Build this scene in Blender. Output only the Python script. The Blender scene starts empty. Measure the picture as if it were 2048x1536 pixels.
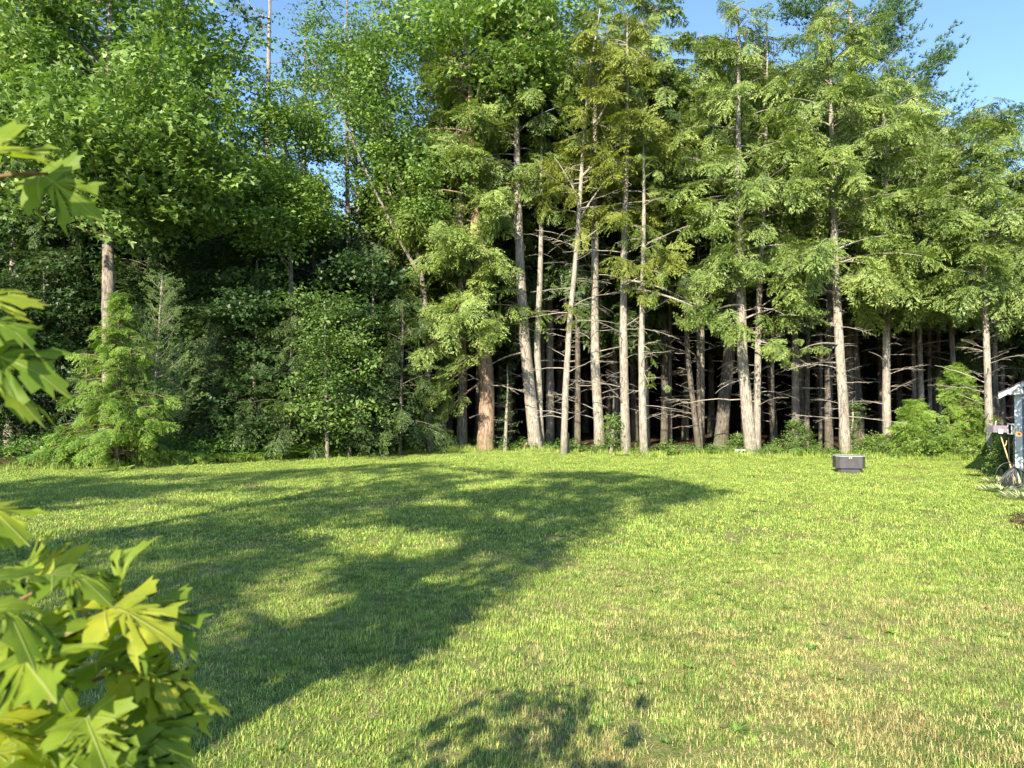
import bpy, math, random
import numpy as np
from mathutils import Vector, Matrix, Euler, Quaternion
sc = bpy.context.scene
COL = sc.collection
R = math.radians
PI = math.pi
# ------------------------------------------------------------------ camera, sky, sun, exposure
H = 2.3          # eye height (seen from a porch step)
F = 1462.0       # focal length in photo pixels
YH = 795.0       # horizon row
cam = bpy.data.cameras.new("camera")
cam.sensor_width = 36; cam.lens = 36 * F / 2048; cam.clip_end = 2000; cam.clip_start = 0.05
cam.dof.use_dof = True; cam.dof.focus_distance = 22; cam.dof.aperture_fstop = 7.0
co = bpy.data.objects.new("camera", cam); COL.objects.link(co)
co.location = (0, 0, H); co.rotation_euler = (R(90) + math.atan((YH - 768) / F), 0, 0)
sc.camera = co
SUN_EL, SUN_AZ = 29.0, 21.0     # sun stands behind the camera, to the left; light travels towards +y, +x
world = bpy.data.worlds.new("World"); sc.world = world; world.use_nodes = True
wn = world.node_tree.nodes; bg = wn["Background"]
sky = wn.new("ShaderNodeTexSky"); sky.sky_type = 'NISHITA'; sky.sun_disc = False
sky.sun_elevation = R(SUN_EL); sky.sun_rotation = R(180 + SUN_AZ)
sky.air_density = 1.0; sky.dust_density = 0.6; sky.ozone_density = 4.5
world.node_tree.links.new(sky.outputs[0], bg.inputs[0]); bg.inputs[1].default_value = 0.125
sl = bpy.data.lights.new("sun", 'SUN'); sl.energy = 5.0; sl.angle = R(0.55); sl.color = (1.0, 0.88, 0.66)
so = bpy.data.objects.new("sun", sl); COL.objects.link(so)
L = Vector((math.sin(R(SUN_AZ)) * math.cos(R(SUN_EL)), math.cos(R(SUN_AZ)) * math.cos(R(SUN_EL)), -math.sin(R(SUN_EL))))
so.rotation_euler = L.to_track_quat('-Z', 'Y').to_euler(); so.location = (-20, -40, 30)
vs = sc.view_settings
vs.view_transform = 'Standard'; vs.look = 'None'; vs.gamma = 1; vs.use_curve_mapping = False; vs.exposure = 1.32
cy = sc.cycles
cy.max_bounces = 5; cy.diffuse_bounces = 3; cy.glossy_bounces = 2; cy.transmission_bounces = 3; cy.transparent_max_bounces = 4
cy.caustics_reflective = False; cy.caustics_refractive = False; cy.use_denoising = True

def X(px, d): return (px - 1024) / F * d
def Z(py, d): return H + (YH - py) / F * d
def P(px, py, d): return np.array([X(px, d), d, Z(py, d)])
def G(px, py):
    d = H * F / (py - YH); return np.array([X(px, d), d])

# ------------------------------------------------------------------ helpers
def nz(a): return a / (np.linalg.norm(a) + 1e-9)
class Vnoise:
    def __init__(s, seed, n=64):
        s.n = n; s.g = np.random.default_rng(seed).random((n, n))
    def __call__(s, x, y):
        x = np.asarray(x, float); y = np.asarray(y, float)
        xi = np.floor(x).astype(int); yi = np.floor(y).astype(int); fx = x - xi; fy = y - yi
        fx = fx * fx * (3 - 2 * fx); fy = fy * fy * (3 - 2 * fy); n = s.n; g = s.g
        a = g[xi % n, yi % n]; b = g[(xi + 1) % n, yi % n]; c = g[xi % n, (yi + 1) % n]; d = g[(xi + 1) % n, (yi + 1) % n]
        return (a * (1 - fx) + b * fx) * (1 - fy) + (c * (1 - fx) + d * fx) * fy
def fbm(n, x, y, o=4):
    v = 0; a = .5; t = 0
    for k in range(o): v = v + a * n(x * 2 ** k + 7 * k, y * 2 ** k + 3 * k); t += a; a *= .5
    return v / t

class Soup:
    """verts / faces (tris or quads) with one tint value per face"""
    def __init__(s): s.v = []; s.f = []; s.t = []; s.n = 0
    def add(s, v, f, t):
        v = np.asarray(v, np.float32).reshape(-1, 3); f = np.asarray(f, np.int32)
        s.v.append(v); s.f.append(f + s.n); s.t.append(np.asarray(t, np.float32)); s.n += len(v)
    def get(s): return np.concatenate(s.v), np.concatenate(s.f), np.concatenate(s.t)

def mesh_np(name, v, f, t=None, mat=None, smooth=False):
    k = f.shape[1]; me = bpy.data.meshes.new(name)
    me.vertices.add(len(v)); me.vertices.foreach_set("co", v.astype(np.float32).ravel())
    me.loops.add(f.size); me.loops.foreach_set("vertex_index", f.astype(np.int32).ravel())
    me.polygons.add(len(f)); me.polygons.foreach_set("loop_start", np.arange(0, f.size, k, dtype=np.int32))
    if smooth: me.polygons.foreach_set("use_smooth", np.ones(len(f), bool))
    if t is not None:
        a = me.attributes.new("tint", 'FLOAT', 'FACE'); a.data.foreach_set("value", t.astype(np.float32))
    me.update(calc_edges=True)
    if mat: me.materials.append(mat)
    return me

def tag(o, label=None, cat=None, group=None, kind=None):
    if label: o['label'] = label
    if cat: o['category'] = cat
    if group: o['group'] = group
    if kind: o['kind'] = kind
    return o
def link(name, me, parent=None, loc=None):
    o = bpy.data.objects.new(name, me); COL.objects.link(o)
    if parent is not None: o.parent = parent
    if loc is not None: o.location = loc
    return o
def empty(name, loc, label, cat, group=None, rz=0):
    o = bpy.data.objects.new(name, None); COL.objects.link(o); o.location = loc; o.rotation_euler = (0, 0, rz)
    o.empty_display_size = .3
    return tag(o, label, cat, group)

def tube(pts, rad, seg=8, cap=True):
    """quads swept along pts; returns verts, quads"""
    pts = np.asarray(pts, float); n = len(pts); V = []
    up = np.array([0.3, 0.9, 0.1])
    for i in range(n):
        d = nz(pts[min(i + 1, n - 1)] - pts[max(i - 1, 0)])
        a = nz(np.cross(d, up)); b = np.cross(d, a)
        r = rad[i] if np.ndim(rad[i]) else np.full(seg, rad[i])
        th = np.arange(seg) * 2 * PI / seg
        V.append(pts[i] + (np.cos(th) * r)[:, None] * a + (np.sin(th) * r)[:, None] * b)
    V = np.concatenate(V); Fq = []
    for i in range(n - 1):
        for k in range(seg):
            Fq.append([i * seg + k, i * seg + (k + 1) % seg, (i + 1) * seg + (k + 1) % seg, (i + 1) * seg + k])
    return V, np.array(Fq)

def bez(a, b, c, n):
    t = np.linspace(0, 1, n)[:, None]
    return (1 - t) ** 2 * a + 2 * t * (1 - t) * b + t * t * c

# ------------------------------------------------------------------ materials
def new_mat(name):
    m = bpy.data.materials.new(name); m.use_nodes = True; nt = m.node_tree
    return m, nt, nt.nodes["Principled BSDF"], nt.nodes["Material Output"]
def N(nt, t, **kw):
    n = nt.nodes.new(t)
    for k, v in kw.items(): setattr(n, k, v)
    return n
def mixc(nt, fac, a, b):
    m = N(nt, "ShaderNodeMix", data_type='RGBA')
    for s, v in ((0, fac), (6, a), (7, b)):
        if hasattr(v, 'links') or isinstance(v, bpy.types.NodeSocket): nt.links.new(v, m.inputs[s])
        else: m.inputs[s].default_value = v if s == 0 else (*v, 1)
    return m.outputs[2]
def ramp(nt, fac, stops):
    r = N(nt, "ShaderNodeValToRGB"); cr = r.color_ramp
    while len(cr.elements) < len(stops): cr.elements.new(.5)
    for e, (p, c) in zip(cr.elements, stops): e.position = p; e.color = (*c, 1)
    nt.links.new(fac, r.inputs[0]); return r.outputs[0]
def noise(nt, vec, scale, detail=3, rough=.55):
    n = N(nt, "ShaderNodeTexNoise"); n.inputs["Scale"].default_value = scale; n.inputs["Detail"].default_value = detail
    n.inputs["Roughness"].default_value = rough
    if vec is not None: nt.links.new(vec, n.inputs["Vector"])
    return n.outputs["Fac"]
def math_(nt, op, a, b=None, c=None):
    m = N(nt, "ShaderNodeMath", operation=op)
    for i, v in enumerate((a, b, c)):
        if v is None: continue
        if isinstance(v, (int, float)): m.inputs[i].default_value = v
        else: nt.links.new(v, m.inputs[i])
    return m.outputs[0]

def foliage(name, stops_, trans=.3, tcol=None, rough=.5, spec=.25, brown=0.0):
    stops = [(p, (c[0] * 1.0, c[1] * .93, c[2] * .9)) if "needles" in name else (p, c) for p, c in stops_]
    """leaf colour from the per-leaf tint, the tree (object random) and a soft noise through the crown"""
    m, nt, bs, out = new_mat(name)
    at = N(nt, "ShaderNodeAttribute", attribute_name="tint"); geo = N(nt, "ShaderNodeNewGeometry"); oi = N(nt, "ShaderNodeObjectInfo")
    ns = noise(nt, geo.outputs["Position"], .7, 2)
    f = math_(nt, 'MULTIPLY_ADD', at.outputs["Fac"], .62, math_(nt, 'MULTIPLY_ADD', ns, .55, -.17))
    f = math_(nt, 'MULTIPLY_ADD', oi.outputs["Random"], .16, math_(nt, 'SUBTRACT', f, .03))
    c = ramp(nt, f, stops)
    if brown > 0:
        nb = noise(nt, geo.outputs["Position"], 1.3, 3)
        fb = math_(nt, 'GREATER_THAN', math_(nt, 'MULTIPLY_ADD', at.outputs["Fac"], .10, nb), .74 - brown)
        c = mixc(nt, fb, c, (.20, .115, .055))
    nt.links.new(c, bs.inputs["Base Color"]); bs.inputs["Roughness"].default_value = rough
    bs.inputs["Specular IOR Level"].default_value = spec
    tr = N(nt, "ShaderNodeBsdfTranslucent")
    mul = N(nt, "ShaderNodeMix", data_type='RGBA', blend_type='MULTIPLY'); mul.inputs[0].default_value = 1
    nt.links.new(c, mul.inputs[6]); mul.inputs[7].default_value = (*(tcol or (1.5, 1.45, .6)), 1)
    nt.links.new(mul.outputs[2], tr.inputs[0])
    mx = N(nt, "ShaderNodeMixShader"); mx.inputs[0].default_value = trans
    nt.links.new(bs.outputs[0], mx.inputs[1]); nt.links.new(tr.outputs[0], mx.inputs[2]); nt.links.new(mx.outputs[0], out.inputs[0])
    return m
M = {}
def S_(st, k): return [(p, tuple(min(.6, x * k) for x in c)) for p, c in st]
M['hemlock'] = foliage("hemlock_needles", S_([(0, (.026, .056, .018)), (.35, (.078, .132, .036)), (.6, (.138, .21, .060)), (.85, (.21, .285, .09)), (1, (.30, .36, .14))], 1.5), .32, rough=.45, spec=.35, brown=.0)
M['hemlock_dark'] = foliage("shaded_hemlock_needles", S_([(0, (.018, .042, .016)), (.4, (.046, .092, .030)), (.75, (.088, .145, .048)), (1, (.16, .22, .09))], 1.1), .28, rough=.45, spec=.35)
M['sapling'] = foliage("young_hemlock_needles", S_([(0, (.05, .11, .025)), (.4, (.13, .235, .045)), (.75, (.21, .33, .07)), (1, (.32, .42, .12))], 1.35), .35)
M['yhemlock'] = foliage("yellowing_hemlock_needles", S_([(0, (.06, .09, .02)), (.4, (.13, .18, .035)), (.75, (.21, .26, .055)), (1, (.32, .34, .09))], 1.2), .3)
M['pine'] = foliage("pine_needles", S_([(0, (.028, .066, .032)), (.4, (.06, .13, .056)), (.8, (.11, .20, .082)), (1, (.18, .27, .12))], 1.3), .25)
M['pine_pale'] = foliage("pale_pine_needles", S_([(0, (.06, .11, .04)), (.5, (.14, .23, .085)), (1, (.24, .33, .14))], 1.4), .25)
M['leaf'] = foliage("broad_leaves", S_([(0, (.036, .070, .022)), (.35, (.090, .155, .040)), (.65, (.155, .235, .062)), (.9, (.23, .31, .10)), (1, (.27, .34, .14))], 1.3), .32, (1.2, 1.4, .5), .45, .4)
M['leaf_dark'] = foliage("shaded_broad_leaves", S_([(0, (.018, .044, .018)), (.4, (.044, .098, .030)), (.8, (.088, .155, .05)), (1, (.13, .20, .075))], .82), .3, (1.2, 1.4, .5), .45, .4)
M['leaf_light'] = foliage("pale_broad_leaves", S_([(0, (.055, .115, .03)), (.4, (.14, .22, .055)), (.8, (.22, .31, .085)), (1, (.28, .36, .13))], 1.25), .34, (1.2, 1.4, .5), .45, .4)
M['fern'] = foliage("fern_fronds", S_([(0, (.05, .11, .02)), (.5, (.12, .23, .035)), (1, (.25, .36, .06))], 1.3), .35)
M['under'] = foliage("low_leaves", S_([(0, (.035, .085, .02)), (.5, (.095, .19, .04)), (1, (.21, .31, .07))], 1.25), .3)
M['daylily'] = foliage("strap_leaves", S_([(0, (.10, .16, .03)), (.5, (.22, .30, .05)), (1, (.36, .42, .09))], 1.1), .3)
M['varieg'] = foliage("cream_edged_leaves", [(0, (.10, .19, .05)), (.35, (.30, .37, .18)), (.7, (.55, .57, .38)), (1, (.72, .70, .52))], .25)

def bark(name, a, b, c, scale=1.0, bump=.5, lichen=.25):
    m, nt, bs, out = new_mat(name)
    geo = N(nt, "ShaderNodeNewGeometry"); mp = N(nt, "ShaderNodeMapping"); mp.inputs["Scale"].default_value = (1, 1, .16)
    nt.links.new(geo.outputs["Position"], mp.inputs[0])
    n1 = noise(nt, mp.outputs[0], 24 * scale, 5, .7); n2 = noise(nt, geo.outputs["Position"], 1.7, 3); n3 = noise(nt, geo.outputs["Position"], 5, 5, .75); n4 = noise(nt, geo.outputs["Position"], 15, 3, .6)
    c1 = ramp(nt, n1, [(.34, a), (.50, b), (.66, c)])
    c2 = mixc(nt, math_(nt, 'MULTIPLY', ramp(nt, n2, [(.42, (0, 0, 0)), (.62, (1, 1, 1))]), .5), c1, tuple(x * .55 for x in b))  # broad darker patches vary the bark and put dappled shade into its colour
    c3 = mixc(nt, math_(nt, 'MULTIPLY', ramp(nt, n3, [(.50, (0, 0, 0)), (.60, (1, 1, 1))]), lichen * 1.6), c2, (.40, .40, .34))
    c4 = mixc(nt, math_(nt, 'MULTIPLY', ramp(nt, n4, [(.64, (0, 0, 0)), (.70, (1, 1, 1))]), .75), c3, (.05, .04, .03))
    sz = N(nt, "ShaderNodeSeparateXYZ"); nt.links.new(geo.outputs["Position"], sz.inputs[0])
    moss = math_(nt, 'MULTIPLY', ramp(nt, math_(nt, 'MULTIPLY_ADD', sz.outputs[2], -.25, n3), [(.30, (0, 0, 0)), (.48, (1, 1, 1))]), .6)
    c5 = mixc(nt, moss, c4, (.10, .12, .05))
    nt.links.new(c5, bs.inputs["Base Color"]); bs.inputs["Roughness"].default_value = .9; bs.inputs["Specular IOR Level"].default_value = .15
    bp = N(nt, "ShaderNodeBump"); bp.inputs["Strength"].default_value = bump; bp.inputs["Distance"].default_value = .05
    nt.links.new(n1, bp.inputs["Height"]); nt.links.new(bp.outputs[0], bs.inputs["Normal"])
    return m
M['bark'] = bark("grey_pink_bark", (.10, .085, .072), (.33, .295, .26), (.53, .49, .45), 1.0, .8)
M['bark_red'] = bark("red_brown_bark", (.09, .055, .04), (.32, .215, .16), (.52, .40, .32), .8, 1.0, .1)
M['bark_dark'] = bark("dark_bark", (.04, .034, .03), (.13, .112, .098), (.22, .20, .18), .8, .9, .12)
M['bark_oak'] = bark("furrowed_oak_bark", (.05, .04, .034), (.24, .20, .17), (.42, .37, .33), .7, 1.0, .2)
M['bark_dead'] = bark("bare_branch_bark", (.20, .17, .14), (.38, .34, .30), (.52, .48, .43), 1.5, .2, .3)

def simple(name, col, rough=.6, spec=.4, var=.12, scale=8, bump=0, trans=0):
    m, nt, bs, out = new_mat(name)
    geo = N(nt, "ShaderNodeTexCoord")
    n = noise(nt, geo.outputs["Object"], scale, 4)
    lo = tuple(max(0, x * (1 - var)) for x in col); hi = tuple(x * (1 + var) for x in col)
    nt.links.new(ramp(nt, n, [(.3, lo), (.7, hi)]), bs.inputs["Base Color"])
    bs.inputs["Roughness"].default_value = rough; bs.inputs["Specular IOR Level"].default_value = spec
    if bump:
        bp = N(nt, "ShaderNodeBump"); bp.inputs["Strength"].default_value = bump; bp.inputs["Distance"].default_value = .01
        nt.links.new(n, bp.inputs["Height"]); nt.links.new(bp.outputs[0], bs.inputs["Normal"])
    return m

# ------------------------------------------------------------------ ground
EDGE_PX = [(-700, 985), (-300, 955), (0, 938), (150, 934), (235, 930), (430, 922), (560, 916), (700, 910), (800, 906), (870, 901), (960, 899), (1080, 902), (1200, 906), (1290, 912),
           (1400, 911), (1500, 912), (1640, 913), (1700, 915), (1850, 917), (1985, 921), (2060, 924), (2300, 930)]
EDGE = np.array([G(*p) for p in EDGE_PX])
def edge_y(x): return np.interp(x, EDGE[:, 0], EDGE[:, 1])

def ground_mat(name, lawn):
    m, nt, bs, out = new_mat(name)
    geo = N(nt, "ShaderNodeNewGeometry"); p = geo.outputs["Position"]
    n1 = noise(nt, p, .35, 4); n2 = noise(nt, p, 7, 5, .7); n3 = noise(nt, p, 60, 3, .7)
    if lawn:
        mp = N(nt, "ShaderNodeMapping"); mp.inputs["Location"].default_value = (3.1, 1.2, 0); nt.links.new(p, mp.inputs[0])
        base = ramp(nt, n3, [(.3, (.09, .085, .035)), (.5, (.22, .20, .085)), (.68, (.42, .36, .18))])
        green = ramp(nt, n3, [(.3, (.03, .06, .012)), (.6, (.09, .15, .03)), (.8, (.16, .22, .05))])
        f = math_(nt, 'ADD', math_(nt, 'MULTIPLY', n1, .6), math_(nt, 'MULTIPLY', n2, .5))
        c = mixc(nt, ramp(nt, f, [(.44, (1, 1, 1)), (.62, (0, 0, 0))]), base, green)
    else:
        c = ramp(nt, math_(nt, 'ADD', math_(nt, 'MULTIPLY', n2, .5), math_(nt, 'MULTIPLY', n3, .5)), [(.3, (.025, .016, .010)), (.5, (.075, .048, .028)), (.7, (.16, .105, .06))])
    nt.links.new(c, bs.inputs["Base Color"]); bs.inputs["Roughness"].default_value = .95; bs.inputs["Specular IOR Level"].default_value = .1
    bp = N(nt, "ShaderNodeBump"); bp.inputs["Strength"].default_value = .7; bp.inputs["Distance"].default_value = .03
    nt.links.new(n2, bp.inputs["Height"]); nt.links.new(bp.outputs[0], bs.inputs["Normal"])
    return m
HN = Vnoise(5)
def ground_h(x, y):
    w = np.clip((y - 3) / 10, 0, 1)
    return (fbm(HN, np.asarray(x) * .12 + 20, np.asarray(y) * .12 + 20, 2) - .5) * .16 * w + np.clip(np.asarray(y) - 61, 0, 24) * .28
def sheet(name, xs, ys, zoff, mat, keep=None):
    gx, gy = np.meshgrid(xs, ys); z = ground_h(gx, gy) + zoff
    v = np.stack([gx, gy, z], -1).reshape(-1, 3); nx, ny = len(xs), len(ys)
    i, j = np.meshgrid(np.arange(nx - 1), np.arange(ny - 1)); a = (j * nx + i).ravel()
    f = np.stack([a, a + 1, a + nx + 1, a + nx], -1)
    if keep is not None:
        cxy = v[f].mean(1); f = f[keep(cxy[:, 0], cxy[:, 1])]
    o = link(name, mesh_np(name, v, f, None, mat, True)); o['kind'] = 'structure'; return o
far = np.array([-900, -400, -150]); nearg = np.linspace(-60, 60, 121)
sheet("forest_floor", np.concatenate([far, nearg, -far[::-1]]), np.concatenate([far, np.linspace(-60, 90, 151), -far[::-1] + 10]), -0.012, ground_mat("leaf_litter_soil", False))
# the lawn: rows follow the uneven wood edge
xs = np.linspace(-40, 34, 371); t = np.linspace(0, 1, 120) ** 1.0
gx, gt = np.meshgrid(xs, t)
en = Vnoise(9)
ey = edge_y(xs) + (fbm(en, xs * .9 + 50, xs * 0 + 3, 3) - .5) * 1.2
gy = -30 + (ey[None, :] + 30) * gt
v = np.stack([gx, gy, ground_h(gx, gy) + .002], -1).reshape(-1, 3); nx = len(xs)
i, j = np.meshgrid(np.arange(nx - 1), np.arange(len(t) - 1)); a = (j * nx + i).ravel()
lawn = link("lawn", mesh_np("lawn", v, np.stack([a, a + 1, a + nx + 1, a + nx], -1), None, ground_mat("lawn_thatch", True), True)); lawn['kind'] = 'structure'
def GZ(x, y): return float(ground_h(x, y))

# ------------------------------------------------------------------ spray templates
def hemlock_spray(seed, n1=9, tw=.17, ww=.05):
    r = np.random.default_rng(seed); V = []; T = []
    def twig(b, d, l, w, tint):
        nrm = nz(np.cross(d, [0, 0, 1])); nrm = nrm + np.array([0, 0, r.uniform(-.5, .5)])
        V.append(np.array([b - nrm * w / 2, b + nrm * w / 2, b + d * l])); T.append(tint)
    axis = lambda t: np.array([t, .06 * math.sin(3 * t + seed), -.20 * t * t])
    for s in (-1, 1):
        for t in np.linspace(.06, .97, n1):
            l = (.56 * (1 - t) ** .75 + .07) * r.uniform(.7, 1.15)
            a = R(r.uniform(42, 62)); d0 = np.array([math.cos(a), s * math.sin(a), -.10 + r.normal() * .1]); b0 = axis(t)
            n = max(2, int(l / .062)); base = r.uniform(.2, .7)
            for k in range(n):
                u = (k + .6) / n; q = b0 + d0 * l * u + np.array([0, 0, -.30 * l * u * u])
                for ss in ((-1, 1) if r.random() < .6 else (r.choice([-1, 1]),)):
                    aa = ss * R(r.uniform(20, 50)); c, sn = math.cos(aa), math.sin(aa)
                    dd = nz(np.array([d0[0] * c - d0[1] * sn, d0[0] * sn + d0[1] * c, -.22 - .35 * u + r.normal() * .28]))
                    twig(q, dd, tw * r.uniform(.6, 1.1) * (1.1 - .4 * u), ww * r.uniform(.7, 1.2), np.clip(base + .3 * u + r.normal() * .12, 0, 1))
    v = np.concatenate(V); f = np.arange(len(v)).reshape(-1, 3); return v, f, np.array(T)
def leaf_cluster(seed, n=46, size=.15, rad=.6, flat=.45, lobed=True):
    r = np.random.default_rng(seed); V = []; Fc = []; T = []; k = 0
    for i in range(n):
        p = r.normal(size=3); p = p / np.linalg.norm(p) * r.random() ** .45 * rad; p[2] *= flat
        yaw = r.uniform(0, 2 * PI); out = nz(np.array([math.cos(yaw), math.sin(yaw), r.normal() * .35 - .35]))
        up = nz(np.array([r.normal() * .5, r.normal() * .5, 1.0])); side = nz(np.cross(up, out)); nn = np.cross(out, side)
        s = size * r.uniform(.65, 1.2); fold = r.uniform(-.05, .22)
        if lobed:   # rhomb with side lobes: 4 triangles sharing the midrib
            q = [p, p + side * s * .48 + out * s * .30 + nn * s * fold, p + out * s * .42 + side * s * .20, p + out * s,
                 p + out * s * .42 - side * s * .20, p - side * s * .48 + out * s * .30 + nn * s * fold]
            V += q; Fc += [[k, k + 1, k + 2], [k, k + 2, k + 3], [k, k + 3, k + 4], [k, k + 4, k + 5]]; tt = r.uniform(.2, .9) ; T += [tt] * 4; k += 6
        else:
            q = [p, p + side * s * .30 + out * s * .5 + nn * s * fold, p + out * s, p - side * s * .30 + out * s * .5 + nn * s * fold]
            V += q; Fc += [[k, k + 1, k + 2], [k, k + 2, k + 3]]; tt = r.uniform(.2, .9); T += [tt] * 2; k += 4
    return np.array(V), np.array(Fc), np.array(T)
def pine_spray(seed, tufts=18, nn_=10, ln=.19, w=.014):
    r = np.random.default_rng(seed); V = []; T = []
    for i in range(tufts):
        t = (i + .5) / tufts; y = r.normal() * .26 * (1.1 - t * .6)
        b = np.array([t * .95 + r.normal() * .04, y, .16 * t * t + r.normal() * .06]); d = nz(np.array([.8, y * 1.4, .55 + r.normal() * .2]))
        bt = r.uniform(.25, .75)
        for k in range(nn_):
            dd = nz(d + r.normal(size=3) * .55); nrm = nz(np.cross(dd, r.normal(size=3)))
            V.append(np.array([b - nrm * w, b + nrm * w, b + dd * ln * r.uniform(.7, 1.1)])); T.append(np.clip(bt + r.normal() * .12, 0, 1))
    v = np.concatenate(V); return v, np.arange(len(v)).reshape(-1, 3), np.array(T)
HS = [hemlock_spray(s) for s in range(5)]
HSC = [hemlock_spray(s, 7, .24, .075) for s in range(20, 24)]          # coarse, for trees farther in
LC = [leaf_cluster(s, 30, .20, .6, .5) for s in range(6)]
FLAT = [leaf_cluster(s + 70, 34, .17, .7, .13) for s in range(5)]
LCS = [leaf_cluster(s + 40, 40, .15, .6, .45, False) for s in range(6)]
PS = [pine_spray(s) for s in range(4)]

def place(soup, temps, r, pos, yaw, pitch, scale, tint=0.0, roll=None):
    """stamp random templates at many poses"""
    pos = np.asarray(pos); n = len(pos)
    if n == 0: return
    yaw = np.broadcast_to(yaw, n); pitch = np.broadcast_to(pitch, n); scale = np.broadcast_to(scale, n); tint = np.broadcast_to(tint, n)
    roll = r.normal(size=n) * .5 if roll is None else np.broadcast_to(roll, n)
    cy_, sy = np.cos(yaw), np.sin(yaw); cp, sp = np.cos(-pitch), np.sin(-pitch); cr, sr = np.cos(roll), np.sin(roll)
    Rz = np.zeros((n, 3, 3)); Rz[:, 0, 0] = cy_; Rz[:, 0, 1] = -sy; Rz[:, 1, 0] = sy; Rz[:, 1, 1] = cy_; Rz[:, 2, 2] = 1
    Ry = np.zeros((n, 3, 3)); Ry[:, 0, 0] = cp; Ry[:, 0, 2] = sp; Ry[:, 1, 1] = 1; Ry[:, 2, 0] = -sp; Ry[:, 2, 2] = cp
    Rx = np.zeros((n, 3, 3)); Rx[:, 0, 0] = 1; Rx[:, 1, 1] = cr; Rx[:, 1, 2] = -sr; Rx[:, 2, 1] = sr; Rx[:, 2, 2] = cr
    Mx = np.einsum('nij,njk,nkl->nil', Rz, Ry, Rx) * scale[:, None, None]
    which = r.integers(0, len(temps), n)
    for k, (tv, tf, tt) in enumerate(temps):
        s = np.where(which == k)[0]
        if len(s) == 0: continue
        v = np.einsum('nij,vj->nvi', Mx[s], tv) + pos[s][:, None, :]
        f = tf[None] + (np.arange(len(s)) * len(tv))[:, None, None]
        tn = np.clip(tt[None] + tint[s][:, None], 0, 1)
        soup.add(v.reshape(-1, 3), f.reshape(-1, 3), tn.ravel())

# ------------------------------------------------------------------ trees
def trunk_geo(path, r0, r1, r, seg=12, flare=1.14, lumps=.06):
    """path: list of points (base first). resample, taper, flare"""
    path = np.asarray(path, float); s = np.r_[0, np.cumsum(np.linalg.norm(np.diff(path, axis=0), axis=1))]
    n = max(14, int(s[-1] / .45)); u = np.linspace(0, s[-1], n); u = np.sort(np.r_[u, .08, .2, .35])
    pts = np.stack([np.interp(u, s, path[:, k]) for k in range(3)], -1)
    for _ in range(2): pts[1:-1] = (pts[:-2] + 2 * pts[1:-1] + pts[2:]) / 4
    tt = u / s[-1]; rad = r0 * (1 - tt) ** .8 + r1; rad = rad * (1 + (flare - 1) * np.exp(-u / (r0 * 1.3)))
    ph = r.uniform(0, 6, 3)
    rr = []
    for k in range(len(u)):
        th = np.arange(seg) * 2 * PI / seg
        e = 1 + lumps * np.sin(3 * th + ph[0] + u[k] * .7) + lumps * .7 * np.sin(5 * th + ph[1] - u[k] * 1.6) + r.normal(size=seg) * .025
        e = e + .12 * np.exp(-u[k] / (r0 * 1.1)) * np.maximum(0, np.sin(4 * th + ph[2]))
        rr.append(rad[k] * e)
    pts[0, 2] -= .1
    return tube(pts, rr, seg) + (pts, rad)
def limb_geo(ws, a, b, c, r0, n=6, seg=5):
    pts = bez(np.asarray(a), np.asarray(b), np.asarray(c), n); v, f = tube(pts, np.linspace(r0, max(.008, r0 * .2), n), seg)
    ws.add(v, f, np.zeros(len(f))); return pts

def at_height(pts, z):
    return np.array([np.interp(z, pts[:, 2], pts[:, 0]), np.interp(z, pts[:, 2], pts[:, 1]), z])

def conifer_crown(soup, ws, r, pts, rad, z0, ztop, Rm, nb, temps, shape='hemlock', sscale=1.4, dens=2.0, bias=None, tint=0.0, droop=.25, gap=.0, Rfun=None):
    """boughs round the trunk: one limb and a row of drooping sprays per bough"""
    gn = Vnoise(int(r.integers(1e6)))
    for i in range(nb):
        t = (i + r.random()) / nb; t = t ** .9; z = z0 + (ztop - z0) * t
        az = r.uniform(0, 2 * PI)
        if bias is not None and r.random() < bias[1]: az = bias[0] + r.normal() * .6
        if gap and gn(z * .55, az * 1.1) < gap: continue
        Rr = Rm * ((1 - t) ** .55 * .92 + .08) * (.62 + .38 * min(1, t / .12)) if Rfun is None else Rfun(t) * Rm
        bl = Rr * r.uniform(.55, 1.12)
        rise = (R(-4) + R(34) * t) if shape == 'hemlock' else (R(6) + R(36) * t)
        rise += r.normal() * .12
        a = at_height(pts, z); d = np.array([math.cos(az), math.sin(az), 0])
        c = a + d * bl * math.cos(rise) + np.array([0, 0, bl * math.sin(rise) - droop * bl * .5])
        if shape == 'pine': c = c + np.array([0, 0, .25 * bl])
        b = a + d * bl * .5 + np.array([0, 0, bl * .5 * math.sin(rise) + .10 * bl * (1 if shape == 'hemlock' else -1)])
        lp = limb_geo(ws, a, b, c, .012 + .011 * bl, 5, 4)
        n = max(3, int(bl * dens * 1.5)); u = np.clip(np.linspace(.15 if bl < 1.6 else .33, .99, n) + r.normal(size=n) * .04, 0, .99)
        q = np.stack([np.interp(u, np.linspace(0, 1, len(lp)), lp[:, k]) for k in range(3)], -1)
        off = r.uniform(.35, 1.15, n) * np.where(np.arange(n) % 2, 1, -1) * (1 - u ** 4 * .8)
        pit = -droop * 1.5 * r.uniform(-.6, 3.2, n) + .3 * rise if shape == 'hemlock' else R(12) + r.normal(size=n) * .2
        place(soup, temps, r, q, az + off, pit, sscale * r.uniform(.6, 1.1, n) * (.55 + .45 * min(1, bl / 1.8)), tint + r.normal() * .10)

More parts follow.
